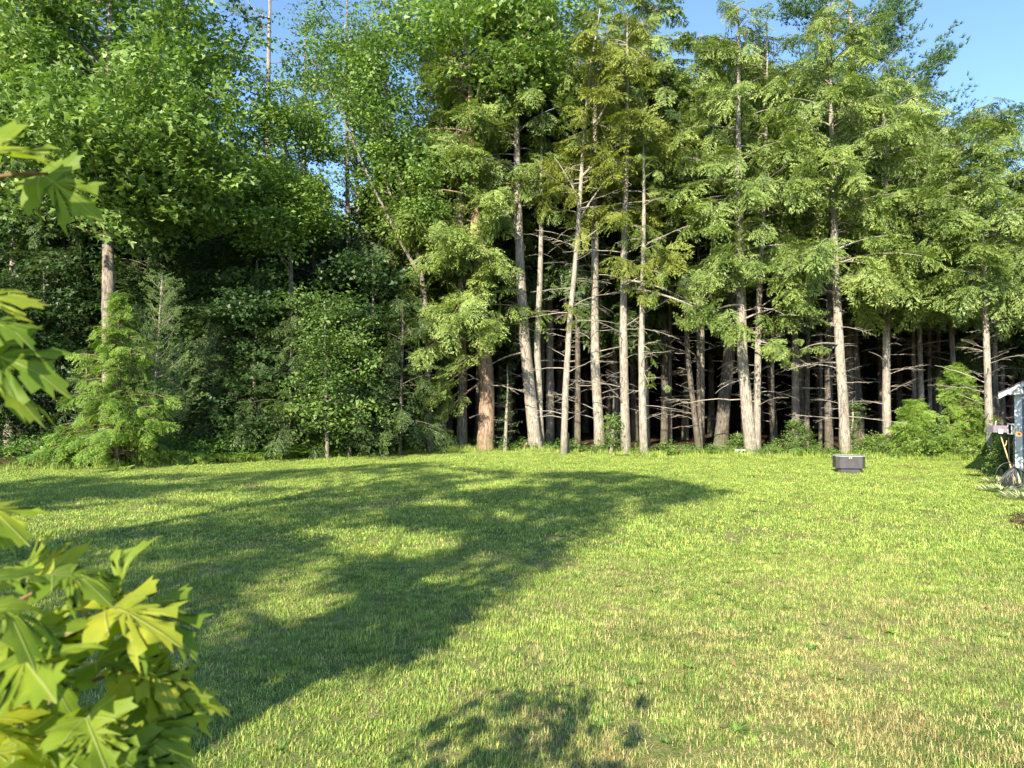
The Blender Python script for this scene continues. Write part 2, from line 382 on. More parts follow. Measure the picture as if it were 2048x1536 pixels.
def px_path(plist, d, ztop=None):
    pts = [P(px, py, d) for px, py in plist]; pts[0][2] = GZ(pts[0][0], pts[0][1])
    if ztop is not None and ztop > pts[-1][2]:
        a, b = pts[-2], pts[-1]; k = (b - a) / max(.5, b[2] - a[2]); k[0] *= .4; k[1] = 0; k[2] = 1
        pts.append(b + k * (ztop - b[2]) * .5 + np.array([.05, .0, 0])); pts.append(b + k * (ztop - b[2]))
    return np.array(pts)

def finish_tree(name, base, label, group, ts, ws, soup, bmat, fmat, cat="tree", crown="crown", wood='branches'):
    root = empty(name, base, label, cat, group)
    inv = -np.array(base)
    v, f, _ = ts; link("trunk", mesh_np("trunk", v + inv, f, None, bmat, True), root)
    if ws is not None and ws.n:
        v, f, _ = ws.get(); o = link("limbs", mesh_np("limbs", v + inv, f, None, M['bark_dead'] if wood == 'dead' else bmat, True), root); o['kind'] = 'stuff'
    if soup is not None and soup.n:
        v, f, t = soup.get(); o = link(crown, mesh_np(crown, v + inv, f, t, fmat), root); o['kind'] = 'stuff'
    return root

# bare branches: a handful of shapes shared by all the trees
def dead_mesh(seed):
    r = np.random.default_rng(seed); ws = Soup()
    stub = seed % 4 == 3; dz_ = r.uniform(-.42, .15); side = r.normal() * .2
    a = np.zeros(3); c = np.array([1.0, side, dz_]); b = np.array([.5, r.normal() * .08, max(dz_ * .3, 0) + r.uniform(.05, .26)])
    q0 = bez(a, b, c, 9); q0[2:-1] += r.normal(size=(6, 3)) * .014
    v, f = tube(q0, np.linspace(.018, .004, 9) * r.uniform(.8, 1.2, 9) * (1.5 if stub else 1), 4); ws.add(v, f, np.zeros(len(f)))
    for k in range(1 if stub else r.integers(5, 11)):
        t = r.uniform(.2, .97); q = bez(a, b, c, 21)[int(t * 20)]; l = r.uniform(.12, .5) * (1.2 - t); s = r.choice([-1, 1])
        e = q + np.array([l * .75, s * l * .6, r.uniform(-.7, .2) * l]); mm = (q + e) / 2 + r.normal(size=3) * .04 + [0, 0, .04 * l]
        v, f = tube(bez(q, mm, e, 5), [.009, .007, .006, .005, .003], 3); ws.add(v, f, np.zeros(len(f)))
    v, f, _ = ws.get(); return mesh_np("dead_branch", v, f, None, M['bark_dead'], True)
DEAD = [dead_mesh(s) for s in range(12)]
def dead_branches(root, pts, rad, n, z0, z1, r, lmin=.4, lmax=1.8, azs=None):
    lmax = lmax * 1.35
    base = np.array(root.location)
    for i in range(n):
        z = z0 + (z1 - z0) * ((i + r.random()) / n); p = at_height(pts, z) - base; az = r.uniform(0, 2 * PI)
        if azs is not None: az = azs + r.normal() * .8
        o = link("dead_branch", DEAD[int(r.integers(len(DEAD)))], root)
        s = lmin + (lmax - lmin) * r.random() ** 1.6; zz = (.30 + .38 * s) * r.uniform(.7, 1.1)
        o.location = p; o.rotation_euler = (r.uniform(-1.5, 1.5), -r.uniform(-.15, .45), az); o.scale = (s, zz, zz)

NTRI = 0
# ------- named front trees. px lists are read off the photograph, the distance d gives the place
def hem(name, d, plist, w, ytop, z0py, Rm, nb, label, mat='hemlock', bmat='bark', seed=1, dead=14, dz=(None, None), group="hemlocks along the wood edge",
        bias=None, specials=(), tint=0.0, gap=.25, sscale=1.4, dens=2.0, lmax=1.8, temps=None, droop=.25):
    r = np.random.default_rng(seed); ztop = Z(ytop, d); path = px_path(plist, d, ztop)
    r0 = w / 2 / F * d * .80
    tv, tf, pts, rad = trunk_geo(path, r0, .02, r)
    soup = Soup(); ws = Soup(); z0 = Z(z0py, d)
    if nb: conifer_crown(soup, ws, r, pts, rad, z0, ztop, Rm * .93, nb, temps or HS, 'hemlock', sscale * .84, dens * 1.05, bias, tint, droop, gap + .05)
    for (x0, y0, x1, y1, dd, nsp, ss) in specials:        # a limb seen in the photo, from trunk to tip
        a = P(x0, y0, d); c = P(x1, y1, d + dd); b = (a + c) / 2 + np.array([0, 0, .12 * np.linalg.norm(c - a)])
        lp = limb_geo(ws, a, b, c, .02 + .012 * np.linalg.norm(c - a), 7, 5)
        u = np.clip(r.uniform(.40, 1.0, nsp) ** .8, .35, 1); q = np.stack([np.interp(u, np.linspace(0, 1, 7), lp[:, k]) for k in range(3)], -1)
        q += r.normal(size=(nsp, 3)) * np.array([.25, .35, .16]); az = math.atan2(c[1] - a[1], c[0] - a[0])
        place(soup, HS, r, q, az + r.uniform(-1.2, 1.2, nsp), -droop * r.uniform(0, 3.6, nsp), ss * .85 * r.uniform(.6, 1.1, nsp), tint + r.normal(size=nsp) * .1)
    base = (path[0][0], path[0][1], path[0][2])
    root = finish_tree(name, base, label, group, (tv, tf, None), ws, soup, M[bmat], M[mat])
    if dead: dead_branches(root, pts, rad, int(dead * 2.1), Z(dz[0], d) if dz[0] else 1.0, Z(dz[1], d) if dz[1] else z0 + 1, r, lmax=lmax)
    return root

# the thick red-brown tree at the left of the opening
hem("hemlock_tree", 32.0, [(972, 890), (975, 800), (968, 720), (962, 600), (955, 500), (950, 400), (940, 250)], 40, 60, 640, 4.0, 70, "thick red-brown hemlock trunk under drooping olive boughs, at the left of the dark opening",
    bmat='bark_red', seed=3, dead=7, dz=(860, 640), bias=(PI * 1.0, .45), gap=.30, tint=.12,
    specials=[(950, 330, 930, 300, -2.2, 18, 1.6), (950, 380, 985, 400, -2.4, 16, 1.5), (952, 450, 915, 500, -2.8, 18, 1.6), (952, 500, 990, 540, -2.2, 14, 1.4), (948, 250, 960, 210, -2.0, 16, 1.5), (965, 560, 940, 600, -2.4, 16, 1.5), (965, 560, 900, 640, -3, 18, 1.5), (960, 640, 965, 690, -2.6, 12, 1.2), (965, 610, 825, 640, -1.5, 20, 1.5), (968, 640, 850, 700, -2.5, 12, 1.4), (965, 620, 985, 660, -3, 12, 1.3), (960, 520, 820, 430, -2, 16, 1.6), (958, 480, 850, 520, -3, 14, 1.5),
              (955, 420, 780, 430, -1, 14, 1.5), (968, 720, 860, 800, -2, 12, 1.2), (970, 760, 880, 840, -1.5, 8, 1.1), (955, 560, 900, 470, -3, 12, 1.5), (975, 700, 905, 745, -2.5, 10, 1.2), (950, 460, 985, 540, -3, 9, 1.2)])
hem("hemlock_tree", 32.2, [(1072, 888), (1062, 800), (1050, 690), (1043, 600), (1039, 500), (1036, 400), (1033, 250)], 31, -40, 430, 3.4, 85, "leaning grey-pink hemlock trunk joined at the foot with a straighter thin one",
    seed=4, dead=8, dz=(780, 430), bias=(PI, .2), gap=.15, lmax=1.4,
    specials=[(1040, 580, 925, 605, -1.5, 0, 1), (1046, 635, 960, 650, -1.5, 4, .9), (1040, 400, 985, 470, -2, 10, 1.2), (1037, 380, 1080, 310, -2, 10, 1.3), (1042, 520, 1010, 575, -1.5, 5, .9), (1050, 705, 965, 740, -1.5, 0, 1)])
hem("hemlock_tree", 32.6, [(1081, 888), (1078, 780), (1074, 690), (1080, 560), (1083, 440), (1083, 300)], 18, 150, 360, 1.6, 22, "thin straight hemlock trunk rising beside the leaning grey-pink one",
    seed=5, dead=8, dz=(820, 400), gap=.2, sscale=1.1)
hem("hemlock_tree", 30.0, [(1127, 896), (1131, 780), (1140, 640), (1150, 540), (1157, 450), (1164, 340), (1170, 250), (1183, 120), (1200, 30)], 15, 10, 470, 2.3, 34, "slender sparse yellow-green hemlock with many bare curved twigs, behind a broken stub",
    mat='yhemlock', seed=6, dead=28, dz=(850, 300), gap=.22, sscale=1.1, lmax=2.3, tint=.1,
    specials=[(1190, 110, 1170, 60, -1.6, 12, 1.3), (1175, 200, 1200, 170, -1.6, 12, 1.3), (1140, 615, 1135, 620, -1.2, 7, .7), (1158, 440, 1240, 330, .3, 12, 1.1), (1160, 400, 1100, 300, -.5, 9, 1.0), (1165, 350, 1300, 250, .3, 12, 1.1), (1168, 300, 1250, 150, .5, 12, 1.2)])
hem("hemlock_tree", 32.2, [(1199, 893), (1196, 830), (1191, 740), (1190, 600), (1190, 480), (1190, 370)], 24, -50, 340, 2.6, 62, "grey hemlock trunk swollen at the foot, between the slender yellow-green tree and the next pair",
    seed=7, dead=16, dz=(840, 420), gap=.3, lmax=2.2)
hem("hemlock_tree", 30.4, [(1251, 901), (1249, 800), (1247, 700), (1248, 600), (1249, 500), (1252, 400)], 22, 20, 450, 3.0, 60, "upright hemlock trunk with a bright tuft of boughs spreading before it halfway up",
    mat='yhemlock', seed=8, dead=14, dz=(830, 470), gap=.22, lmax=2.3,
    specials=[(1255, 150, 1230, 100, -2.0, 16, 1.5), (1253, 260, 1275, 220, -2.0, 16, 1.5), (1252, 340, 1225, 320, -2.0, 12, 1.3), (1250, 560, 1340, 505, -1.8, 20, 1.3), (1250, 540, 1225, 525, -2, 12, 1.1), (1250, 580, 1290, 585, -1.8, 8, .9), (1250, 560, 1375, 600, -1.4, 6, .8)])
hem("hemlock_tree", 29.6, [(1287, 908), (1285, 800), (1283, 700), (1285, 620), (1286, 560)], 18, 250, 590, 1.9, 30, "mossy hemlock trunk standing nearest the grass, with short leafy twigs up its right side",
    seed=9, dead=10, dz=(840, 640), gap=.25, sscale=1.0, lmax=1.3,
    specials=[(1284, 740, 1298, 770, -.3, 5, .6), (1284, 690, 1300, 700, -.3, 4, .6), (1250, 575, 1440, 640, -1.5, 10, 1.0), (1350, 600, 1470, 665, -1.5, 22, 1.3), (1350, 600, 1420, 620, -1.0, 8, 1.2)])
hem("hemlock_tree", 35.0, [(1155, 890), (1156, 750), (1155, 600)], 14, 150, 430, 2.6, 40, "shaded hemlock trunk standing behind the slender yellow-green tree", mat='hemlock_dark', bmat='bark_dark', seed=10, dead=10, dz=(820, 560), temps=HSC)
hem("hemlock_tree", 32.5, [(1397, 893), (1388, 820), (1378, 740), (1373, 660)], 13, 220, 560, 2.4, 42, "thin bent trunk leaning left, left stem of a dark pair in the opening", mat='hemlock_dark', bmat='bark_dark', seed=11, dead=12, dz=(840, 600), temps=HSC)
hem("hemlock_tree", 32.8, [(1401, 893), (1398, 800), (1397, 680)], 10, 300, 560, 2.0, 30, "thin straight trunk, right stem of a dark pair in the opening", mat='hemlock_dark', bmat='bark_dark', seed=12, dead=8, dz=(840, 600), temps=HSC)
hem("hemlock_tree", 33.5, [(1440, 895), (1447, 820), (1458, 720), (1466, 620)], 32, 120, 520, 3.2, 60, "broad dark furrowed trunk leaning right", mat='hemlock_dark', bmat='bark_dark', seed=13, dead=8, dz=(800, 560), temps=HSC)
hem("hemlock_tree", 30.0, [(1501, 905), (1494, 820), (1486, 720), (1483, 600), (1481, 480), (1480, 330), (1480, 180)], 28, 0, 560, 3.6, 105, "stout dappled hemlock, thicker stem of the double tree beside the small white tub",
    seed=14, dead=18, dz=(820, 330), gap=.36, lmax=2.2,
    specials=[(1480, 200, 1460, 170, -2.2, 14, 1.5), (1480, 380, 1510, 370, -2.2, 14, 1.4), (1485, 640, 1600, 610, -1.5, 14, 1.3), (1485, 680, 1580, 705, -1.8, 10, 1.0), (1483, 610, 1400, 640, -2, 12, 1.2), (1483, 560, 1590, 520, -1.5, 14, 1.4), (1482, 500, 1400, 540, -1.5, 10, 1.3)])
hem("hemlock_tree", 30.3, [(1513, 905), (1514, 800), (1517, 680), (1521, 560), (1527, 460), (1534, 300)], 16, 40, 520, 2.5, 48, "narrower pale stem of the double tree, on its right side", seed=15, dead=16, dz=(820, 380), gap=.35, lmax=2.2)
hem("hemlock_tree", 28.9, [(1690, 911), (1687, 830), (1681, 720), (1675, 600), (1672, 500), (1670, 400), (1666, 200)], 24, 0, 590, 3.8, 120, "tall curved pale hemlock standing right behind the dark planter box, with stubs of broken branches",
    seed=16, dead=30, dz=(840, 400), gap=.36, lmax=1.9,
    specials=[(1668, 200, 1690, 170, -2.2, 16, 1.5), (1670, 330, 1650, 300, -2.2, 14, 1.5), (1674, 570, 1740, 545, -1.5, 12, 1.2), (1672, 500, 1780, 470, -1.5, 14, 1.3), (1672, 480, 1600, 520, -1.2, 12, 1.3), (1676, 655, 1560, 630, -1, 0, 1), (1680, 690, 1600, 700, -1.5, 7, .8)])
hem("hemlock_tree", 32.5, [(1657, 903), (1657, 800), (1659, 700), (1661, 590)], 19, 120, 480, 3.0, 60, "shaded greyer hemlock trunk close on the left of the tall curved one", mat='hemlock', bmat='bark_dark', seed=17, dead=14, dz=(820, 520), temps=HSC)
hem("hemlock_tree", 30.3, [(1775, 903), (1772, 800), (1773, 700), (1776, 600), (1774, 500)], 20, 130, 600, 3.6, 95, "grey hemlock trunk between the tall curved tree and the bright green saplings", seed=18, dead=15, dz=(830, 480), gap=.33, lmax=1.6,
    specials=[(1775, 590, 1700, 560, -1, 0, 1), (1776, 560, 1830, 520, -1.5, 10, 1.2)])
hem("hemlock_tree", 27.4, [(1980, 918), (1977, 830), (1974, 700), (1972, 600), (1970, 500)], 17, 212, 610, 3.3, 110, "lone straight pale hemlock on the lawn's edge beside the house corner", seed=19, dead=22, dz=(870, 540), gap=.30, lmax=1.5,
    specials=[(1973, 600, 2040, 560, -1, 12, 1.2), (1973, 560, 1890, 540, -1, 12, 1.2), (1972, 500, 1880, 470, -1, 12, 1.3)])
hem("hemlock_tree", 33.0, [(1915, 900), (1908, 760), (1902, 600)], 13, 250, 640, 2.7, 60, "shaded hemlock rising from behind the bright green sapling", seed=20, dead=10, dz=(760, 560), temps=HSC, tint=.05)
hem("hemlock_tree", 34.0, [(1845, 900), (1842, 760), (1840, 600)], 12, 170, 560, 2.8, 60, "slim hemlock in half shade behind and left of the bright green sapling", seed=21, dead=10, dz=(780, 560), temps=HSC, tint=.05)
hem("hemlock_tree", 31.0, [(2065, 915), (2062, 760), (2060, 600)], 16, 320, 650, 3.0, 70, "hemlock crown showing over the corner of the house roof", seed=22, dead=0, temps=HSC, tint=.05)
# tall crowns filling the middle of the skyline
hem("hemlock_tree", 36.0, [(1290, 890), (1288, 600)], 20, -60, 520, 3.6, 95, "tall hemlock crown reaching the sky above the bright mid-height tuft", seed=23, dead=4, temps=HSC, tint=.08)
hem("hemlock_tree", 37.0, [(1100, 890), (1100, 600)], 20, -60, 560, 3.6, 80, "tall dark hemlock crown behind the leaning grey-pink trunk", seed=24, dead=4, temps=HSC, mat='hemlock_dark', tint=.06)
hem("hemlock_tree", 34.5, [(885, 890), (882, 600), (880, 300)], 22, 60, 620, 3.2, 90, "olive hemlock crown left of the thick red-brown trunk", seed=25, dead=0, tint=.02, gap=.3)
hem("hemlock_tree", 36.0, [(1400, 893), (1404, 600)], 18, 60, 560, 3.2, 80, "hemlock crown topping out beside the first notch of sky", seed=26, dead=4, temps=HSC, tint=.08)
hem("hemlock_tree", 35.0, [(1590, 895), (1592, 600)], 18, 130, 560, 3.2, 80, "hemlock crown between the double tree and the tall curved one", seed=27, dead=6, temps=HSC, tint=.03)

# ------- pines
def pine(d, plist, w, ytop, z0py, Rm, nb, label, mat, seed, limbs=(), dens=1.6, sscale=1.4, bmat='bark', sp=None, group="white pines", gap=.3):
    r = np.random.default_rng(seed); ztop = Z(ytop, d); path = px_path(plist, d, ztop)
    tv, tf, pts, rad = trunk_geo(path, w / 2 / F * d * .85, .03, r); soup = Soup(); ws = Soup()
    if nb: conifer_crown(soup, ws, r, pts, rad, Z(z0py, d), ztop, Rm, nb, sp or PS, 'pine', sscale, dens, None, 0, .05, gap)
    for (x0, y0, x1, y1, dd, nsp, ss) in limbs:
        a = P(x0, y0, d); c = P(x1, y1, d + dd); b = (a + c) / 2 - np.array([0, 0, .10 * np.linalg.norm(c - a)])
        lp = limb_geo(ws, a, b, c, .03 + .012 * np.linalg.norm(c - a), 7, 5)
        u = np.clip(r.uniform(.3, 1.0, nsp), 0, 1); q = np.stack([np.interp(u, np.linspace(0, 1, 7), lp[:, k]) for k in range(3)], -1)
        q += r.normal(size=(nsp, 3)) * np.array([.3, .45, .22]); az = math.atan2(c[1] - a[1], c[0] - a[0])
        place(soup, PS, r, q, az + r.uniform(-.8, .8, nsp), R(15) + r.normal(size=nsp) * .2, ss * r.uniform(.7, 1.1, nsp), r.normal(size=nsp) * .08)
    b0 = tuple(path[0]); return finish_tree("pine_tree", b0, label, group, (tv, tf, None), ws, soup, M[bmat], M[mat])
pine(38, [(1700, 890), (1702, 500), (1705, 200)], 26, -160, 330, 3.4, 46, "tall blue-green pine standing above and behind the curved hemlock, limbs sweeping right into the sky", 'pine', 31,
     limbs=[(1705, 120, 1800, 5, -1, 22, 1.5), (1705, 60, 1790, -30, 0, 18, 1.4), (1705, 60, 1590, 5, -1, 22, 1.6), (1705, 20, 1640, -40, 0, 18, 1.5), (1705, 240, 1888, 95, -1, 30, 1.5), (1705, 290, 1850, 150, -1, 26, 1.5),
            (1705, 330, 1912, 205, -1, 22, 1.4), (1705, 380, 1900, 270, -1, 30, 1.5), (1705, 420, 1850, 300, -2, 22, 1.5), (1705, 200, 1640, 110, -1, 22, 1.5), (1705, 150, 1760, 60, 1, 20, 1.5)])
pine(36, [(533, 890), (533, 400), (533, 100)], 20, -120, 300, 3.0, 34, "thin-crowned pine trunk showing bare against the sky behind the broadleaf trees", 'pine', 32, dens=1.3, gap=.4)
pine(37, [(735, 890), (722, 500), (700, 200)], 16, 60, 560, 4.2, 52, "open-branched pine behind the arching broadleaf limb", 'pine', 33, dens=1.3, gap=.4)
pine(39, [(600, 890), (605, 400)], 16, 40, 520, 3.6, 44, "ragged pine half hidden at the left of the arching broadleaf limb", 'pine', 34, dens=1.3, gap=.4)
pine(25.6, [(300, 915), (308, 800), (315, 700), (319, 620), (322, 575)], 4, 555, 900, 1.5, 125, "young pale blue-green pine with tufted needles behind the hemlock sapling", 'pine_pale', 35, dens=3.2, sscale=.62, group="young trees on the lawn's edge", gap=0)

# ------- broadleaf trees
def broad(name, d, plist, w, ytop, label, mat, seed, ell, nl=26, per=14, temps=None, sscale=1.3, bmat='bark_oak', limbs=(), spread=.75, group="broadleaf trees in the wood", cat="tree", up=.25, clump=0.0):
    """ell: list of crown ellipsoids (px, py, dd, rx, rz) in photo pixels for rx, rz; limbs run from the trunk to points inside them"""
    r = np.random.default_rng(seed); path = px_path(plist, d, Z(ytop, d)); tv, tf, pts, rad = trunk_geo(path, w / 2 / F * d * .85, .03, r)
    soup = Soup(); ws = Soup(); T = temps or LC
    for (px, py, dd, rx, rz, n) in ell:
        c = P(px, py, d + dd); rx_ = rx / F * d; rz_ = rz / F * d
        for k in range(n):
            q = r.normal(size=3); q = q / np.linalg.norm(q) * r.uniform(.55, 1.0) ** .6
            tip = c + q * np.array([rx_, min(rx_, 3.6), rz_])
            zb = np.clip(tip[2] - np.linalg.norm(tip[:2] - pts[0, :2]) * r.uniform(.3, .9), Z(plist[-1][1], d) * .55, pts[-1, 2] - .5)
            a = at_height(pts, zb); m = (a + tip) / 2 + np.array([0, 0, -.05]) + r.normal(size=3) * .3
            lp = limb_geo(ws, a, m, tip, .012 + .006 * np.linalg.norm(tip - a), 6, 4)
            u = 1 - r.random(per) ** 1.5 * .45; qq = np.stack([np.interp(u, np.linspace(0, 1, 6), lp[:, j]) for j in range(3)], -1)
            qq += r.normal(size=(per, 3)) * np.array([spread, spread, spread * .55])
            place(soup, T, r, qq, r.uniform(0, 2 * PI, per), r.normal(size=per) * .15, sscale * r.uniform(.6, 1.15, per), r.normal() * .10 + r.normal(size=per) * .06)
    for (x0, y0, x1, y1, x2, y2, rr, dd, n) in limbs:
        a = P(x0, y0, d); b = P(x1, y1, d + dd / 2); c = P(x2, y2, d + dd); lp = limb_geo(ws, a, b, c, rr, 9, 6)
        u = r.uniform(.4, 1, n); qq = np.stack([np.interp(u, np.linspace(0, 1, 9), lp[:, j]) for j in range(3)], -1) + r.normal(size=(n, 3)) * spread * .8
        place(soup, T, r, qq, r.uniform(0, 2 * PI, n), r.normal(size=n) * .15, sscale * r.uniform(.6, 1.1, n), r.normal(size=n) * .08)
    return finish_tree(name, tuple(path[0]), label, group, (tv, tf, None), ws, soup, M[bmat], M[mat], cat)
broad("oak_tree", 26.5, [(222, 915), (219, 780), (215, 600), (213, 430), (212, 250), (210, 100)], 33, -60, "big oak with a straight furrowed trunk and heavy leafy crown, behind the young evergreens", 'leaf', 41,
      [(210, 60, 0, 260, 170, 30), (330, 300, -1, 130, 110, 14), (80, 290, -1, 150, 120, 15), (400, 130, .5, 80, 110, 7), (40, 60, 0, 120, 160, 12), (260, 200, -2.5, 160, 130, 14), (330, 420, -.5, 90, 50, 6)], per=15, spread=.7)
broad("broadleaf_tree", 30.0, [(590, 905), (585, 700), (575, 400), (565, 250)], 12, 170, "narrow small-leaved tree with a pale sunlit column of leaves", 'leaf_light', 42,
      [(565, 290, -1, 75, 120, 16), (540, 420, -1, 90, 90, 12), (480, 330, 0, 70, 90, 8), (600, 230, 0, 60, 60, 6)], per=13, temps=LCS, spread=.6)
broad("broadleaf_tree", 31.0, [(860, 900), (850, 600), (820, 420), (790, 330)], 13, 60, "broadleaf tree with a dark arching limb and bright green leaves against the sky", 'leaf_light', 43,
      [(765, 190, 0, 90, 130, 17), (700, 120, 0, 70, 70, 7), (810, 370, 0, 80, 90, 12), (700, 290, 1, 50, 40, 2)], per=12, temps=LCS, spread=.6,
      limbs=[(845, 560, 760, 420, 655, 165, .10, -1, 22), (780, 390, 740, 250, 720, 90, .07, 0, 14)])
broad("maple_tree", 33.0, [(925, 895), (922, 500), (915, 200)], 22, -60, "large-leaved tree with a patch of pale bark, above the olive hemlock crowns", 'leaf_light', 44,
      [(960, 60, -2, 150, 90, 26), (840, 30, 0, 90, 80, 10), (1100, 40, -1, 90, 60, 8)], per=13, spread=.75)
broad("broadleaf_tree", 33.0, [(690, 898), (695, 500), (690, 100)], 12, -50, "lacy small-leaved treetop spread thin against the blue sky", 'leaf', 45,
      [(690, 60, 0, 90, 110, 12), (610, 110, 0, 60, 70, 5), (790, 20, 0, 70, 60, 6)], per=8, temps=LCS, spread=.7, sscale=1.1)
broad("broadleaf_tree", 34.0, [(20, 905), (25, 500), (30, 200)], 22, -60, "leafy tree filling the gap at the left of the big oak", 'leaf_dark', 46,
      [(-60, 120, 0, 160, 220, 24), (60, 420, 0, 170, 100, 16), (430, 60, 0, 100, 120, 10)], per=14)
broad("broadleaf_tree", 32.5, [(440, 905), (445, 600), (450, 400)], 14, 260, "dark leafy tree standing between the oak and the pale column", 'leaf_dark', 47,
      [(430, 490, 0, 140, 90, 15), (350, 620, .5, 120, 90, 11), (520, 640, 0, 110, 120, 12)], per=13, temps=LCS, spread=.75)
# understorey trees along the left half: leafy down to the ground, darker
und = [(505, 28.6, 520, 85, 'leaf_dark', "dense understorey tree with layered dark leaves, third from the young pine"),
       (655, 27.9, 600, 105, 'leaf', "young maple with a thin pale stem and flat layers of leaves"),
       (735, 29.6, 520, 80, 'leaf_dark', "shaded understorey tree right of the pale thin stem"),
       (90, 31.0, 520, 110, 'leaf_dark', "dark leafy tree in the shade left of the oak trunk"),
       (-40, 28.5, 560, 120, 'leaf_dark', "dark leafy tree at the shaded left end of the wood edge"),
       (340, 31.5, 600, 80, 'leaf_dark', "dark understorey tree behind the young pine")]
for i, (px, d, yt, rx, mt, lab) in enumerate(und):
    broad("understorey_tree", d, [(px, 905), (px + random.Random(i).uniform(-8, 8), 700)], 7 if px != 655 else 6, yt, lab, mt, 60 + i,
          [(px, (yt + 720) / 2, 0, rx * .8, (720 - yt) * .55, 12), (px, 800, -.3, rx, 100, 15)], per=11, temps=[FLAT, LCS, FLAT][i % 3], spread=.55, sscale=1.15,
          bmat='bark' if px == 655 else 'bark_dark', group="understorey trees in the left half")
# shaded hemlocks at half height, left part
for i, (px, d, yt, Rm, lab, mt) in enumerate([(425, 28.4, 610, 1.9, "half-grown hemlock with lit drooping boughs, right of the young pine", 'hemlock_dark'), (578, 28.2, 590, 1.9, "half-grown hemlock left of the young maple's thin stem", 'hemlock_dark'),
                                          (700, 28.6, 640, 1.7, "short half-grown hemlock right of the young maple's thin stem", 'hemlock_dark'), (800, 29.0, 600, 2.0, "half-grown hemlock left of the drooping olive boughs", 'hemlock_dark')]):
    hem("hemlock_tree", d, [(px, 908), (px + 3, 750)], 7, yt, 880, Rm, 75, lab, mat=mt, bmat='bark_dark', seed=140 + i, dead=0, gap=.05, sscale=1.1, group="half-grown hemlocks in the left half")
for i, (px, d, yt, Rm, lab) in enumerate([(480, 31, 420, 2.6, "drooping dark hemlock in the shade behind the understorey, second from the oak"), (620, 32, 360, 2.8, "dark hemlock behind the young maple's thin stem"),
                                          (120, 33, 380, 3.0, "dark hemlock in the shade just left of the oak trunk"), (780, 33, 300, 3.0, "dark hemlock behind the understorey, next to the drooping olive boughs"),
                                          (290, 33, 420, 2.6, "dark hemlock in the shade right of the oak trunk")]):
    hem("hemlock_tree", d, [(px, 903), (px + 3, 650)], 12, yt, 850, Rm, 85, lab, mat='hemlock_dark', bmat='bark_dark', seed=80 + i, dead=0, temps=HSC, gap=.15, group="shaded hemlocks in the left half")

# ------- young evergreens on the lawn's edge
def sapling(px, d, pyb, ytop, rpx, label, mat, seed, nb, sscale=.62, dens=3.2, base=None, temps=None, shape='hemlock', group="young trees on the lawn's edge"):
    r = np.random.default_rng(seed); path = px_path([(px, pyb), (px + r.uniform(-5, 5), (pyb + ytop) / 2)], d, Z(ytop, d))
    tv, tf, pts, rad = trunk_geo(path, 4.5 / F * d, .006, r, 8, 1.2); soup = Soup(); ws = Soup()
    ztop = Z(ytop, d); Rm = rpx / F * d
    conifer_crown(soup, ws, r, pts, rad, .3, ztop, Rm, nb, temps or HS, shape, sscale, dens, None, .02, .22, .22, Rfun=lambda t: ((1 - t) ** 1.05 * .95 + .05) * r.choice([.7, .9, 1.1, 1.25]))
    return finish_tree("hemlock_sapling", tuple(path[0]), label, group, (tv, tf, None), ws, soup, M['bark_red'], M[mat])
sapling(236, 24.6, 925, 585, 125, "bright feathery hemlock sapling on the lawn's edge in front of the oak trunk", 'sapling', 91, 230)
sapling(170, 26.5, 915, 700, 85, "lower shaded hemlock sapling at the left skirt of the feathery one", 'hemlock_dark', 92, 80)
sapling(1912, 28.6, 915, 735, 80, "bright green layered sapling in front of the shaded hemlocks, left of the lone pale trunk", 'leafsap', 93, 130, .55) if False else None
def layered(px, d, ytop, rpx, label, seed, n, mat='leaf_light', group="bright saplings near the house"):
    r = np.random.default_rng(seed); path = px_path([(px, 915), (px + 3, (915 + ytop) / 2)], d, Z(ytop, d)); tv, tf, pts, rad = trunk_geo(path, 4 / F * d, .006, r, 7, 1.2)
    soup = Soup(); ws = Soup(); ztop = Z(ytop, d); Rm = rpx / F * d
    small = [leaf_cluster(300 + k, 34, .15, .6, .22, False) for k in range(4)]
    for i in range(n):
        t = ((i + r.random()) / n) ** 1.15; z = .25 + (ztop - .35) * t; az = r.uniform(0, 2 * PI); bl = Rm * ((1 - t) ** .7 * .9 + .08) * r.uniform(.7, 1.1)
        a = at_height(pts, z); c = a + np.array([math.cos(az) * bl, math.sin(az) * bl, .10 * bl]); lp = limb_geo(ws, a, (a + c) / 2 + np.array([0, 0, .08 * bl]), c, .012, 4, 3)
        m = max(2, int(bl * 4.2)); u = np.linspace(.3, 1, m); q = np.stack([np.interp(u, np.linspace(0, 1, 4), lp[:, j]) for j in range(3)], -1) + r.normal(size=(m, 3)) * [.1, .1, .03]
        place(soup, small, r, q, r.uniform(0, 6.28, m), r.normal(size=m) * .08, .62 * r.uniform(.7, 1.1, m), r.normal() * .1)
    return finish_tree("sapling", tuple(path[0]), label, group, (tv, tf, None), ws, soup, M['bark'], M[mat])
sapling(1912, 28.6, 915, 728, 88, "tallest bright green layered sapling, between two pale trunks near the house", 'sapling', 94, 300, .66, group="bright saplings near the house")
sapling(1828, 28.6, 915, 800, 60, "middle-sized bright green sapling left of the tallest one", 'sapling', 95, 190, .66, group="bright saplings near the house")
layered(1868, 28.0, 845, 62, "low bright green bush at the foot of the tallest sapling", 96, 46)
layered(1740, 29.0, 868, 36, "low yellowish bush between the curved tree and the grey trunk", 97, 34)
layered(1588, 31.0, 838, 34, "small dark green sapling alone inside the dark opening", 98, 38, mat='leaf')
layered(1470, 30.5, 862, 16, "little leafy seedling left of the double tree", 99, 16, mat='leaf')
layered(1222, 30.3, 826, 22, "small leafy seedling between the two upright trunks in the middle", 100, 24, mat='leaf')
